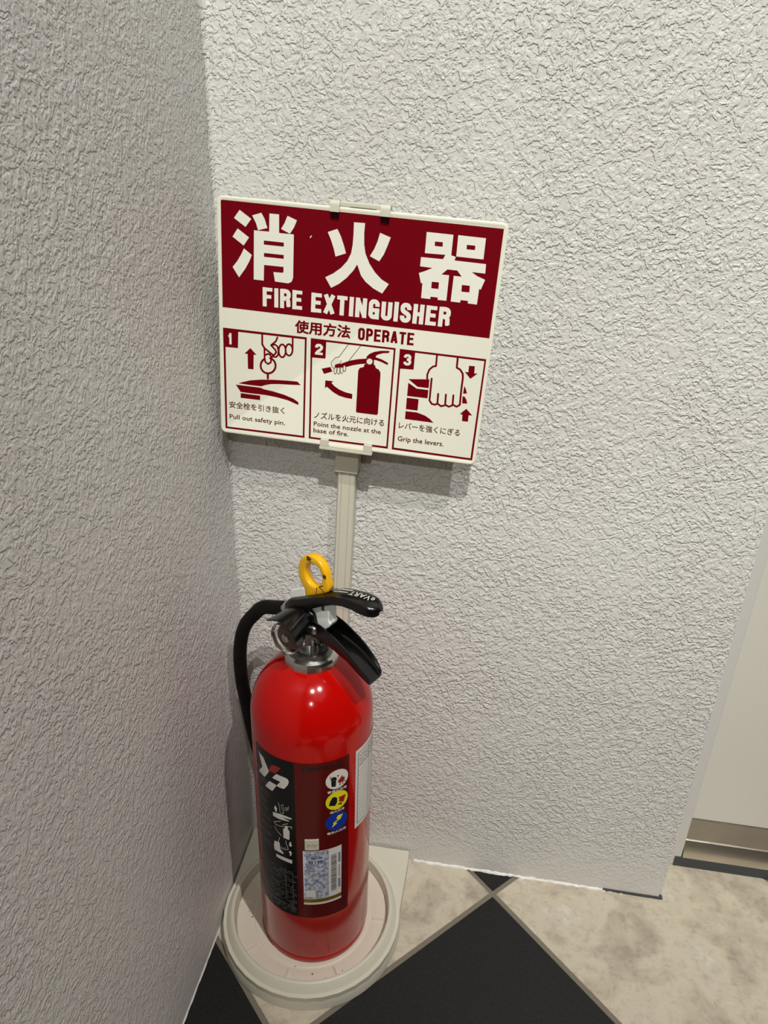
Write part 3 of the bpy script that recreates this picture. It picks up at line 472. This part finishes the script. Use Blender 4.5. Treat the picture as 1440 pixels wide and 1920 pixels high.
# post, leaning a little, with two grooves along its face
LEAN = radians(2.15)
def pw(x, y, z):                               # post frame: x across, y from the wall, z along; foot at the plate
    return sw(0.1095 + x * cos(LEAN) + z * sin(LEAN), y, 0.0205 - x * sin(LEAN) + z * cos(LEAN))
bm = bmesh.new(); W2 = 0.0092
sec = [(-W2, -.003), (-W2, -.0165), (-W2 + .0012, -.018), (-.0052, -.018), (-.0051, -.0169), (-.0045, -.0169), (-.0044, -.018), (.0034, -.018), (.0035, -.0169), (.0041, -.0169), (.0042, -.018), (W2 - .0012, -.018), (W2, -.0165), (W2, -.003)]
loft(bm, [[Vector(pw(x, y, z)) for x, y in sec] for z in (0.0, 0.572)]); link('post', bm, M_stand, st, smooth=25)
bm = bmesh.new(); box(bm, (-.0118, -.021, .551), (.0118, -.0025, .592))
for v in bm.verts: v.co = pw(*v.co)
link('sleeve', bm, M_stand, st, bevel=0.0007)
bm = bmesh.new(); box(bm, (-.020, -.0245, .0002), (.020, -.0035, .022))
for v in bm.verts: v.co = pw(*v.co)
link('post_socket', bm, M_stand, st, bevel=0.0015)

# sign frame of reference (mm on the board: x to the side, y up)
SO, SA, SY0 = Vector((0.0067, -0.040, 0.6119)), radians(2.85), -0.040
def sg(x, y, d=0.0):                           # d: mm in front of the printed face
    x, y = x / 1000, y / 1000
    return Vector((SO.x + x * cos(SA) + y * sin(SA), SY0 - d / 1000, SO.z - x * sin(SA) + y * cos(SA)))
def sgs(x, y, d=0.0): v = sg(x, y, d); return (v.x - SX, v.y - SY, v.z)
def clipbox(bm, x0, x1, y0, y1, d0, d1, fn=sgs):
    vs = [bm.verts.new(fn(x, y, d)) for x in (x0, x1) for d in (d0, d1) for y in (y0, y1)]
    for f in ((0, 1, 3, 2), (4, 6, 7, 5), (0, 4, 5, 1), (2, 3, 7, 6), (0, 2, 6, 4), (1, 5, 7, 3)): bm.faces.new([vs[i] for i in f])
# back frame that carries the clips
bm = bmesh.new(); clipbox(bm, 101, 153.5, -3.2, -0.15, -20.5, 3.2); lc = link('lower_clip', bm, M_stand, st, bevel=0.0006)
bm = bmesh.new(); clipbox(bm, 110.3, 145.0, -0.10, 1.2, 0.7, 3.0); link('ledge', bm, M_stand, lc, bevel=0.0002)
for x in (102.0, 145.0):
    bm = bmesh.new(); clipbox(bm, x, x + 8.0, -0.12, 7.4, 0.55, 3.2); link('prong', bm, M_stand, lc, bevel=0.0005)
bm = bmesh.new(); clipbox(bm, 117, 140, -3.2, 222, -10, -4.2); link('back_strut', bm, M_stand, st, bevel=0.0006)
bm = bmesh.new(); clipbox(bm, 101.5, 153.4, 218.9, 222.6, -10, -0.4); uc = link('upper_clip', bm, M_stand, st, bevel=0.0007)
for x in (101.5, 145.2):
    bm = bmesh.new()
    pts = [(-4.0, 218.8), (-4.0, 223.2), (1.5, 223.4), (3.0, 222.2), (3.4, 219.5), (3.4, 214.2), (2.0, 214.2), (1.6, 218.8)]
    loft(bm, [[Vector(sgs(xx, y, d)) for d, y in pts] for xx in (x, x + 8.2)]); link('prong', bm, M_stand, uc, smooth=50)
    # clear tab in front of the print
M_tab = mat('smoky_clear_tab', (0.42, 0.42, 0.42), 0.15, trans=1.0, ior=1.2)
for x in (101.9, 145.6):
    bm = bmesh.new(); clipbox(bm, x, x + 7.4, 208.8, 214.6, 0.9, 1.9); link('clear_tab', bm, M_tab, uc, bevel=0.0004)

# ================================================================ the sign board
board = thing('instruction_sign', 'square cream and crimson instruction sign clipped on top of the post', 'sign', tuple(sg(126.8, 0, -1.5)))
BO = board.location.copy()
sgb = lambda x, y, d=0.0: sg(x, y, d) - BO
def rrect(x0, x1, y0, y1, r, n=6):
    o = []
    for cx, cy, a in ((x1 - r, y0 + r, -90), (x1 - r, y1 - r, 0), (x0 + r, y1 - r, 90), (x0 + r, y0 + r, 180)):
        o += [(cx + r * cos(radians(a + 90 * k / n)), cy + r * sin(radians(a + 90 * k / n))) for k in range(n + 1)]
    return o
bm = bmesh.new(); Wd, Hd = 253.7, 218.3
secs = []
for ins, d in ((0.3, -3.4), (0, -3.0), (0, -0.2), (0.35, 0.25), (1.0, 0.45), (2.6, 0.35), (3.4, 0.0)):
    secs.append([sgb(x, y, d) for x, y in rrect(ins, Wd - ins, ins, Hd - ins, 5.5 - min(ins, 3))])
loft(bm, secs); link('panel', bm, M_board, board, smooth=40)
P = D_['P']
def inked(name, m, shapes=(), strokes=(), texts=(), d=0.12, parent=board, label=None):
    bm = bmesh.new(); fn = lambda x, y: sgb(x, y, d + LAY[0])
    for lp in shapes: poly2(bm, lp, fn)
    for pts, wd in strokes: stroke(bm, pts, wd, fn)
    for s, (a, b), h, k in texts:
        if k == 1: capitals(bm, s, a, b, h, fn, sw=2.9 if h > 13 else 2.7)
        elif k == 3: capitals(bm, s, a, b, h, fn, wl=6.6, sw=2.3) if s != '1' else capitals(bm, s, a, b, h, fn, wl=4.6, sw=1.9)
        else: text(bm, s, a, b, h, fn, 0.0, 1.0, {0: .09, 2: .42, 4: .10}[k])
    o = link(name, bm, m, parent)
    if label: o['label'] = label
    return o
inked('header_band', M_ink, [[P['header']]], d=0.06, label='crimson header band')
def xmid(l): xs = [p[0] for p in l]; return sum(xs) / len(xs)
for k in range(3):                              # the three step drawings
    mine = lambda l: (0 if xmid(l) < 82 else 1 if xmid(l) < 162 else 2) == k
    dr = inked('step_drawing', M_ink, [l for l in P['dark'] if mine(l[0])], [(s, wd) for s, wd, c in P['strokes'] if c == 'dark' and mine(s)], d=0.06)
    dr['label'] = ('drawing of a hand pulling the safety pin', 'drawing of a hand pointing the hose', 'drawing of a hand squeezing the levers')[k]
    if k == 1:
        inked('highlights', M_board, P['cream2'], d=0.09, parent=dr)
        inked('fine_lines', M_ink2, [], [(s, wd) for s, wd, c in P['strokes'] if c == 'fine'], d=0.12, parent=dr)
for grp in (P['kanji'][:6], P['kanji'][6:9], P['kanji'][9:]): inked('large_character', M_inkw, grp, d=0.12)
for s, q, hh, b, c in P['texts']:
    inked('lettering', {'white': M_inkw, 'dark': M_ink, 'fine': M_ink2}[c], texts=[(s, q, hh, b)], d=0.12 if c == 'white' else 0.10)
bm = bmesh.new(); poly2(bm, [[(84, 191.5), (85.6, 193.2), (85.9, 192.6), (84.6, 190.6)]], lambda x, y: sgb(x, y, .14)); link('scratch', bm, M_inkw, board)

# ================================================================ the extinguisher
EX, EY, EZ = 0.1146, -0.1123, 0.0162
ex = thing('fire_extinguisher', 'red fire extinguisher with black levers standing in the round tray', 'extinguisher', (EX, EY, EZ))
W_ = lambda x, y, z: (x / 1000, y / 1000, z / 1000 - EZ)
PH = radians(-27); cu_, su_ = cos(PH), sin(PH)
def U(u, v, z): return Vector((( u * cu_ - v * su_) / 1000, (u * su_ + v * cu_) / 1000, z / 1000 - EZ))
def dome(r): return 343 + 68 * math.sqrt(max(0, 1 - (r / 64) ** 2))
prof = [(0, 20), (56, 20), (59, 16.4), (61.5, 16.4), (62.6, 18), (62.8, 23.5), (62.2, 25.5), (63.2, 27.5), (64, 30), (64, 343)]
prof += [(64 * cos(t * pi / 2), 343 + 68 * sin(t * pi / 2)) for t in [k / 22 for k in range(1, 16)]]
r_l = prof[-1][0]; prof += [(26.5, dome(26.5)), (24, dome(26.5) + 1.0), (22.5, dome(26.5) + 3), (21.5, 411), (0, 411)]
bm = bmesh.new(); lathe(bm, prof, W_, 128); body = link('cylinder', bm, M_red, ex, smooth=40); body['label'] = 'glossy red steel cylinder'
# neck nut with flats
bm = bmesh.new(); secs = []
for r, z in ((21, 394), (25.6, 394), (27.2, 396), (27.2, 411), (25.8, 414), (23.5, 415.5), (21, 416)):
    secs.append([Vector(W_((r + (.35 if k % 3 == 0 else 0)) * cos(2 * pi * (k + .5) / 36), (r + (.35 if k % 3 == 0 else 0)) * sin(2 * pi * (k + .5) / 36), z)) for k in range(36)])
loft(bm, secs); link('neck_nut', bm, M_chrome, ex, smooth=12)
bm = bmesh.new(); lathe(bm, [(0, 414), (21.5, 414), (22.3, 416), (22, 419.5), (20, 420.5), (17, 421), (15, 425), (12.5, 428), (12.0, 446), (13, 450), (10, 456), (0, 456)], W_, 48)
valve = link('valve_body', bm, M_cast, ex, smooth=35)
# cast lugs on the valve
for du, dv in ((12, -9), (15, 4), (-6, -13)):
    bm = bmesh.new(); lathe(bm, [(0, 420), (4.2, 420), (4.2, 428), (3.0, 431), (0, 431.5)], lambda x, y, z, du=du, dv=dv: U(x + du, y + dv, z), 16); link('lug', bm, M_cast, valve, smooth=35)
# gauge: boss, rings, clear cover, dial and hub; its axis runs along -v
GU, GZ = -3.0, 445.5
ga = lambda x, y, z: U(GU + x, -z, GZ + y)
bm = bmesh.new(); lathe(bm, [(0, 0), (9, 0), (9.5, 10), (11.5, 11), (11.5, 14), (9.8, 15), (9.8, 17.5), (12.6, 18.3), (12.8, 21), (11, 22), (10.8, 24), (0, 24)], ga, 40)
gauge = link('pressure_gauge', bm, M_chrome, ex, smooth=30)
bm = bmesh.new(); lathe(bm, [(0, 24.1), (11.6, 24.1), (11.8, 26.0), (8.5, 28.6), (0, 29.0)], ga, 40); link('dial', bm, M_dial, gauge, smooth=35)
bm = bmesh.new(); lathe(bm, [(0, 28.4), (4.2, 28.4), (4.3, 31.2), (3.4, 32.3), (2.2, 32.0), (1.9, 31.2), (0, 31.2)], ga, 28); link('hub', bm, M_rivet, gauge, smooth=40)
bm = bmesh.new(); lathe(bm, [(16.2, 22.6), (16.9, 24), (17.0, 35.2), (16.0, 36.6), (13.4, 37.0), (0, 37.1), (0, 36.2), (13.0, 36.1), (15.1, 35.4), (15.8, 34.6), (15.9, 24), (15.6, 22.6), (16.2, 22.6)], ga, 56)
link('clear_cover', bm, M_clear, gauge, smooth=30)
# lower bracket: visor over the gauge, head block, carrying handle
bm = bmesh.new()
vis = [(-22.5, 461.5), (-17, 464), (-11, 466.3), (-5, 466.8), (1, 466.2), (7, 463.6), (12, 459), (15, 453), (16.2, 446)]
def visor(v, sx, dz, th): top = [(GU + (x - GU) * sx, z + dz) for x, z in vis]; return [U(x, v, z) for x, z in top] + [U(x * .96, v, z - th) for x, z in reversed(top)]
loft(bm, [visor(-38.5, 1, 0, 1.3), visor(-30, .90, .8, 1.3), visor(-20, .82, 1.6, 1.4), visor(-10, .80, 2.0, 1.5), visor(2, .80, 2, 3)])
brk = link('gauge_guard', bm, M_blk, ex, smooth=45)
bm = bmesh.new(); blk = [(-18, 447), (-19.5, 462), (-14, 469), (4, 471), (12, 466), (15, 452), (12, 443), (-12, 443)]
prism(bm, blk, lambda x, y, d: U(x, d, y), -11.0, 11.0); link('lever_bracket', bm, M_blk, ex, smooth=30, bevel=0.0012)
# carrying handle: a channel open to the top
st_h = [(2, 461, 442, 12.2), (12, 460.5, 441.5, 12.2), (22, 459, 440.5, 12.2), (32, 456, 438.5, 12.3), (42, 451.5, 436, 12.4), (52, 446, 432.5, 12.5), (60, 440.5, 428.5, 12.5), (68, 434, 423.5, 12.3), (74, 428.5, 419.5, 11.6), (78.5, 423.5, 416, 10.6), (80.3, 419.5, 415, 9.8)]
bm = bmesh.new(); secs = []; th = 1.5
for u, zt, zb, W1 in st_h:
    b_ = zb; t_ = min(th, (zt - zb) * .45)
    pts = [(-W1, zt), (-W1, b_ + 2.0), (-W1 + .6, b_ + .6), (-W1 + 2.0, b_), (W1 - 2.0, b_), (W1 - .6, b_ + .6), (W1, b_ + 2.0), (W1, zt), (W1 - t_, zt), (W1 - t_, b_ + 3.0), (W1 - t_ - 1.4, b_ + t_), (-W1 + t_ + 1.4, b_ + t_), (-W1 + t_, b_ + 3.0), (-W1 + t_, zt)]
    secs.append([U(u, v, z) for v, z in pts])
loft(bm, secs); hnd = link('carrying_handle', bm, M_blk, ex, smooth=35)
for sgn in (-1, 1):
    bm = bmesh.new(); lathe(bm, [(0, 0), (4.6, 0), (4.7, .8), (4.0, 1.9), (2.4, 2.7), (0, 3.0)], lambda x, y, z, s=sgn: U(13.5 + x, s * (12.0 + z), 450.8 + y), 28); link('rivet', bm, M_rivet, hnd, smooth=60)
# squeeze lever: a rounded channel open below
def lev(u):
    Z = [(-26, 464.5), (-22, 469.5), (-14, 473.5), (0, 480.5), (12, 486.5), (24, 492), (36, 497), (48, 500), (62, 501.5), (74, 501), (81, 499), (84.5, 496.5)]
    H = [(-26, 15), (-14, 22), (0, 20), (12, 12.5), (24, 10.5), (40, 9), (60, 9), (75, 10), (82, 8), (84.5, 4)]
    def ip(T, x):
        for (a, b), (c, d) in zip(T, T[1:]):
            if x <= c: return b + (d - b) * (x - a) / (c - a)
        return T[-1][1]
    w_ = 11.0 if u < 48 else (11.0 + (u - 48) * .06 if u < 66 else 12.1 * math.sqrt(max(.02, 1 - ((u - 66) / 18.8) ** 2)))
    if u < -18: w_ = 9.0 + (u + 26) * .25
    return ip(Z, u), ip(H, u), w_
bm = bmesh.new(); secs = []
for u in [-26, -24, -21, -17, -12, -6, 0, 6, 12, 18, 24, 30, 36, 42, 48, 54, 60, 66, 70, 74, 77, 79.5, 81.5, 83, 84.2]:
    z, h, W1 = lev(u); r = min(3.2, W1 * .45, h * .6); t_ = 1.6 if W1 > 4 else W1 * .3
    pts = [(-W1, z - h), (-W1, z - r), (-W1 + r * .3, z - r * .3), (-W1 + r, z), (-W1 * .3, z + .5), (W1 * .3, z + .5), (W1 - r, z), (W1 - r * .3, z - r * .3), (W1, z - r), (W1, z - h), (W1 - t_, z - h), (W1 - t_, z - min(r, h * .8) - .5), (W1 * .5, z - min(2.2, h * .6)), (-W1 * .5, z - min(2.2, h * .6)), (-W1 + t_, z - min(r, h * .8) - .5), (-W1 + t_, z - h)]
    secs.append([U(u, v, zz) for v, zz in pts])
loft(bm, secs); lever = link('squeeze_lever', bm, M_blk, ex, smooth=42)
# print on the lever, read from the wall side
def lf(x, y):                                  # x along the lever towards its foot, y towards the viewer
    u = 78 - x; return U(u, -y, lev(u)[0] + .7 + LAY[0])
bm = bmesh.new()
text(bm, 'eVART', (4, -6.0), (30, -3.5), 7.2, lf, 0.0)
for k, (x, wd) in enumerate(((32, 4), (37, 6), (44, 4))): stroke(bm, [(x, 0.8), (x + wd, 0.8)], 1.2, lf)
for k, (x, wd) in enumerate(((30, 3), (34, 3), (38.2, 3), (42.2, 4))): stroke(bm, [(x, -4.0), (x + wd, -4.0)], 1.5, lf)
link('lever_print', bm, M_lw, lever)
# white plastic stop between lever and handle, and its block on top
bm = bmesh.new(); blk = [(4.0, 478), (2.5, 463), (5.5, 460), (6.0, 452), (15.5, 446.5), (18, 446.5), (28.5, 457), (30, 461), (28, 463), (28, 488)]
prism(bm, blk, lambda x, y, d: U(x, d, y), -6.0, 6.0); stop = link('safety_stop', bm, M_white, ex, smooth=30, bevel=0.0012)
bm = bmesh.new(); prism(bm, [(19, 473), (22.5, 473), (22.5, 484), (19, 484)], lambda x, y, d: U(x, d, y), -6.4, -5.9); link('slot', bm, M_gasket, stop)
bm = bmesh.new(); prism(bm, [(-23, 468), (-22.5, 477), (-21, 478.5), (-7, 486.7), (-4.5, 487.1), (-3.2, 485), (-3, 476)], lambda x, y, d: U(x, d, y), -4.5, 7.5); link('safety_cap', bm, M_white, ex, bevel=0.001)
# yellow ring of the safety pin
RC = (7.5, 505.8)
def ring_out(t): c, s = cos(t), sin(t); return (RC[0] - 1.5 + 18.0 * c, RC[1] - 1.0 + 21.0 * s)
outer = []
for k in range(48):
    t = 2 * pi * k / 48; x, z = ring_out(t)
    if z < 487: z = 487
    outer.append((x, z))
outer = [p for p in outer if not (p[1] == 487)]
i0 = min(range(len(outer)), key=lambda i: (outer[i][0] > 8, outer[i][1]))
outer = sorted(outer, key=lambda p: math.atan2(p[1] - RC[1], p[0] - RC[0]) % (2 * pi) if math.atan2(p[1] - RC[1], p[0] - RC[0]) > -pi / 2 else math.atan2(p[1] - RC[1], p[0] - RC[0]) % (2 * pi))
foot = [(-4.5, 486), (-2.5, 477.5), (20.5, 490.5), (25.8, 494.5), (26.2, 500)]
left = [p for p in outer if p[0] < -4.0 or p[1] > RC[1]]; left = [p for p in left if not (p[1] < 500 and p[0] > 8)]
pts = sorted([p for p in left], key=lambda p: -math.atan2(p[1] - RC[1], p[0] - RC[0]) if True else 0)
ang = lambda p: (math.atan2(p[1] - RC[1], p[0] - RC[0]) + pi * .42) % (2 * pi)
ringpts = sorted(left + foot, key=ang)
hole = [(RC[0] + 10.6 * cos(2 * pi * k / 40), RC[1] + 12.4 * sin(2 * pi * k / 40)) for k in range(40)]
def collar(bm, outer, hole, levels):
    """solid ring: the outline and the hole drawn in at each depth level"""
    def ins(lp, k, sgn):
        return [(RC[0] + (x - RC[0]) * (1 - sgn * k / math.hypot(x - RC[0], y - RC[1])), RC[1] + (y - RC[1]) * (1 - sgn * k / math.hypot(x - RC[0], y - RC[1]))) for x, y in lp]
    for lp, sgn in ((outer, 1), (hole, -1)):
        rr = [[bm.verts.new(U(x, d, y)) for x, y in ins(lp, k, sgn)] for d, k in levels]
        n = len(lp)
        for a, b in zip(rr, rr[1:]):
            for i in range(n): bm.faces.new((a[i], a[(i + 1) % n], b[(i + 1) % n], b[i]))
        if sgn == 1: ends_o = (rr[0], rr[-1])
        else: ends_h = (rr[0], rr[-1])
    for a, b in zip(ends_o, ends_h):
        vs = list(a) + list(b)
        inv = [Vector((v.co.x, v.co.z, v.co.y)) for v in vs]
        lo = [[Vector((v.co.x, v.co.z, 0)) for v in a], [Vector((v.co.x, v.co.z, 0)) for v in b]]
        for t in tessellate_polygon(lo):
            try: bm.faces.new([vs[i] for i in t])
            except ValueError: pass
bm = bmesh.new(); collar(bm, ringpts, hole, ((-4.4, 2.0), (-4.1, .8), (-3.3, 0.0), (3.8, 0.0), (4.7, .8), (5.0, 2.0)))
pin = link('safety_pin_ring', bm, M_yel, ex, smooth=45); pin['label'] = 'yellow plastic pull ring'
rf = lambda x, y: U(x, -4.5 - LAY[0], y)
bm = bmesh.new(); stroke(bm, [(10.2, 480.5), (12.2, 494.3)], .7, rf)
text(bm, '安', (-.5, 520.2), (4.6, 519.2), 4.8, rf, smear=.3); text(bm, '全', (18.6, 510.4), (21.8, 506.4), 4.0, rf, smear=.3); stroke(bm, [(13.0, 515.3), (13.6, 514.6)], .8, rf)
stroke(bm, [(19.5, 498.8), (15.0, 496.2), (20.8, 492.4)], .9, rf); link('ring_print', bm, M_lk, pin)
# hose with its connector and nozzle
hp = [(-34, 0, 450.5), (-49, 0, 445), (-66, 0, 438), (-80, 0, 423.5), (-93, 0, 406), (-101.5, 0, 385), (-106, 0, 357), (-105.5, 0, 325), (-102.5, 1, 300), (-97, 2, 264), (-90, 4, 228), (-84, 7, 195), (-80, 10, 165)]
path = spline([U(*((a, b, c))) for a, b, c in hp], 8)
bm = bmesh.new(); tube(bm, path, 0.0074, 24); hose = link('hose', bm, M_rubber, ex, smooth=60)
bm = bmesh.new(); lathe(bm, [(0, 8), (7.5, 8), (7.5, 16), (6.3, 17), (6.0, 24), (7.6, 25), (7.6, 34), (5.4, 35), (0, 35)], lambda x, y, z: U(-z, y, 451.5 + x), 6); link('connector', bm, M_chrome, ex, smooth=20)
bm = bmesh.new(); lathe(bm, [(0, 168), (7.6, 168), (8.2, 160), (8.2, 135), (6.0, 118), (5.4, 96), (4.2, 96), (4.2, 110), (0, 110)], lambda x, y, z: U(-80 + x, 10 + y, z), 24); link('nozzle', bm, M_blk, ex, smooth=35)

# ---- prints wrapped round the cylinder (s: mm along the skin, z: mm up)
def wrap(name, m, shapes=(), strokes=(), texts=(), off=0.2, parent=body, label=None, thick=0):
    bm = bmesh.new(); fn = lambda x, y: (x, y, LAY[0])
    for lp in shapes: poly2(bm, lp if isinstance(lp[0][0], (list, tuple)) else [lp], fn)
    for pts, wd in strokes: stroke(bm, pts, wd, fn)
    for s, a, b, h, bo in texts: text(bm, s, a, b, h, fn, 0.0, 1.0, bo * 8)
    xs = [v.co.x for v in bm.verts]
    x = math.ceil(min(xs) / 3) * 3
    while x < max(xs):
        bmesh.ops.bisect_plane(bm, geom=bm.verts[:] + bm.edges[:] + bm.faces[:], plane_co=(x, 0, 0), plane_no=(1, 0, 0)); x += 3
    for v in bm.verts:
        a = v.co.x / 64; r = 64 + off + v.co.z; v.co = W_(r * cos(a), r * sin(a), v.co.y)
    for f in bm.faces:                          # face outwards
        f.normal_update(); c = f.calc_center_median()
        if f.normal.x * c.x + f.normal.y * c.y < 0: f.normal_flip()
    me = bpy.data.meshes.new(name); bm.to_mesh(me); bm.free(); me.materials.append(m)
    me.polygons.foreach_set('use_smooth', [True] * len(me.polygons))
    o = bpy.data.objects.new(name, me); C.objects.link(o); o.parent = parent
    if label: o['label'] = label
    return o
R4 = lambda x0, x1, y0, y1: [(x0, y0), (x1, y0), (x1, y1), (x0, y1)]
Q = D_['Q']
wrap('front_label', M_film, [R4(-156.5, -45.8, 97.5, 325)], off=.10, label='dark red printed label')
bl_ = wrap('instruction_label', M_bfilm, [[(-155, 101), (-153, 99), (-108, 99), (-104.4, 99), (-103.4, 100), (-103.4, 320), (-104.2, 323), (-106.5, 324.6), (-153, 324.6), (-155, 322)]], off=.18, label='black printed label with white drawings')
def sub(*a, **k): return wrap(*a, parent=body, **k)
wrap('label_emblem', M_lw, Q['white'][:3], off=.3, parent=bl_ if False else body)
wrap('label_emblem', M_lr, Q['red'], off=.3)
wrap('label_drawings', M_lw, Q['white'][3:], [(s, wd * .75) for s, wd in Q['st']], off=.3)
rr = random.Random(11); lines = []
for z, n in ((284, 1), (268, 1), (257, 1), (246, 1), (233, 1), (221, 1), (210, 1), (197, 1)):
    for q in range(2):
        x = -166.0
        while x < (-140 if z > 240 else -136):
            wd = rr.uniform(1.5, 5); lines.append(([(x, z - q * 3.4), (x + wd, z - q * 3.4)], .8)); x += wd + rr.uniform(.6, 1.6)
for z in range(104, 168, 3):
    x = -168.0
    while x < -107:
        wd = rr.uniform(.8, 4.5)
        if rr.random() < .62: lines.append(([(x, z), (x + wd, z)], rr.choice((.8, 1.0, 1.5 if z < 120 else .8))))
        x += wd + rr.uniform(.5, 1.8)
wrap('label_small_print', M_lg, [], lines + [([(-108.5, 104), (-108.5, 168)], .35), ([(-117, 118), (-117, 170)], .35)], off=.26)
hd = Q['hd']
wrap('label_heading', M_lk, texts=[('業務用消火器', (-95.5, 314.4), (-54.5, 314.4), 6.4, .02)], off=.22)
lines = []
for z in range(186, 306, 3):
    x = -99.0; xe = -76.5
    while x < xe:
        wd = min(rr.uniform(1, 4), xe - x); lines.append(([(x, z), (x + wd, z)], .55)); x += wd + rr.uniform(.5, 1.3)
for z in (212, 208, 216, 203): lines.append(([(-101, z), (-100, z + 2)], .8)); lines.append(([(-76, z), (-75, z + 2)], .8))
for z in range(206, 222, 3): lines.append(([(-66, z), (-52, z)], .6))
M_faint = mat('faint_print', srgb(84, 14, 12), 0.25)
wrap('label_fine_print', M_faint, [], lines, off=.2)
ell = lambda c, a, b, n=36: [(c[0] + a * cos(2 * pi * k / n), c[1] + b * sin(2 * pi * k / n)) for k in range(n)]
c1, c2, c3 = Q['circ']
for nm, m, c_, lb in (('ordinary_fire_mark', M_lw, c1, 'white round mark'), ('oil_fire_mark', M_ly, c2, 'yellow round mark'), ('electric_fire_mark', M_lb, c3, 'blue round mark with a yellow bolt')):
    wrap(nm, m, [ell(c_, 12.4, 12.6)], off=.3, label=lb)
wrap('mark_print', M_lk, Q['bin'] + Q['blk2'], off=.42)
wrap('mark_flames', M_lr, Q['flame'] + Q['red2'], off=.42)
wrap('mark_bolt', M_ly, Q['bolt'], off=.42)
caps = []
for s, c_ in (('普通火災用', c1), ('油火災用', c2), ('電気火災用', c3)):
    wd = 10.5 if len(s) == 5 else 8; caps.append((s, (c_[0] - wd, c_[1] - 16.6), (c_[0] + wd, c_[1] - 16.6), 3.4, 0.01))
for c_ in caps: wrap('mark_caption', M_lw, texts=[c_], off=.3)
# inspection record
wrap('inspection_sticker', M_lw, [R4(-37.2, 16, 213.4, 322.6)], off=.3, label='white inspection record sticker')
ins = [([(-33.4, 219), (12, 219), (12, 317), (-33.4, 317), (-33.4, 219)], .9), ([(-12, 219), (-12, 317)], .45), ([(-2, 219), (-2, 317)], .45)] + [([(-32, z), (11, z)], .4) for z in range(226, 300, 6)]
for z in (312, 308, 304, 300):
    x = -31
    while x < 9: wd = rr.uniform(1, 3); ins.append(([(x, z), (x + wd, z - rr.uniform(-.6, .6))], 1.2)); x += wd + rr.uniform(.6, 2)
wrap('inspection_ruling', M_lg, [], ins, off=.4)
# recycling sticker
rs = wrap('recycling_sticker', M_lw, [R4(-96.6, -54.6, 119.6, 203)], off=.3, label='pale blue and white sticker with a barcode')
wrap('sticker_foil', M_holo, [[R4(-96.0, -69.2, 129.5, 202.2), [(-94.5, 132), (-94.5, 142.5), (-83.5, 142.5), (-83.5, 132)]]], off=.38)
wrap('sticker_band', M_gold, [R4(-96.6, -54.6, 123.0, 128.6)], off=.38)
bars = []; z = 136.0
while z < 193: t = rr.choice((.35, .5, .8)); bars.append(R4(-66.6, -60.4, z, z + t)); z += t + rr.choice((.3, .45, .7))
wrap('barcode', M_lk, bars, off=.38)
M_pale = mat('pale_blue_print', srgb(110, 125, 160), 0.4)
wrap('sticker_blocks', M_pale, [R4(-58.4, -55.8, 178, 193), R4(-58.4, -55.8, 139, 153), ell((-76.0, 133.5), 3.2, 4.2)], [([(-57.2, z), (-57.2, z + 1.2)], 1.4) for z in range(157, 175, 3)], off=.4)
stx = [('消火器リサイクルシール', (-94.6, 196.6), (-70.6, 196.6), 3.0, 0.0)]
wrap('sticker_lettering', mat('navy_print', srgb(46, 56, 92), .4), [], [([(-90 + 3.2 * k, 184), (-90 + 3.2 * k, 188)], 1.0) for k in range(5)] + [([(-88, 192), (-76, 192)], 1.2)], texts=stx, off=.42)
# little paper tag stuck above it
bm = bmesh.new()
tg = lambda x, y, d: (lambda a: W_((64 + d) * cos(a), (64 + d) * sin(a), y))(x / 64)
secs = [[Vector(tg(x, y, d)) for y, d in ((205.4, .3), (205.4, 1.3), (220.8, 1.5), (220.8, .3))] for x in (-94.2, -91, -87, -83, -79.6)]
loft(bm, secs); tag = link('paper_tag', bm, M_tag, body, bevel=0.0002)
wrap('tag_stamp', M_lk, [], [([(-91 + i * 1.3, 210 + (i * 7) % 5), (-90.6 + i * 1.3, 215 - (i * 5) % 4)], .35) for i in range(8)], off=1.65)
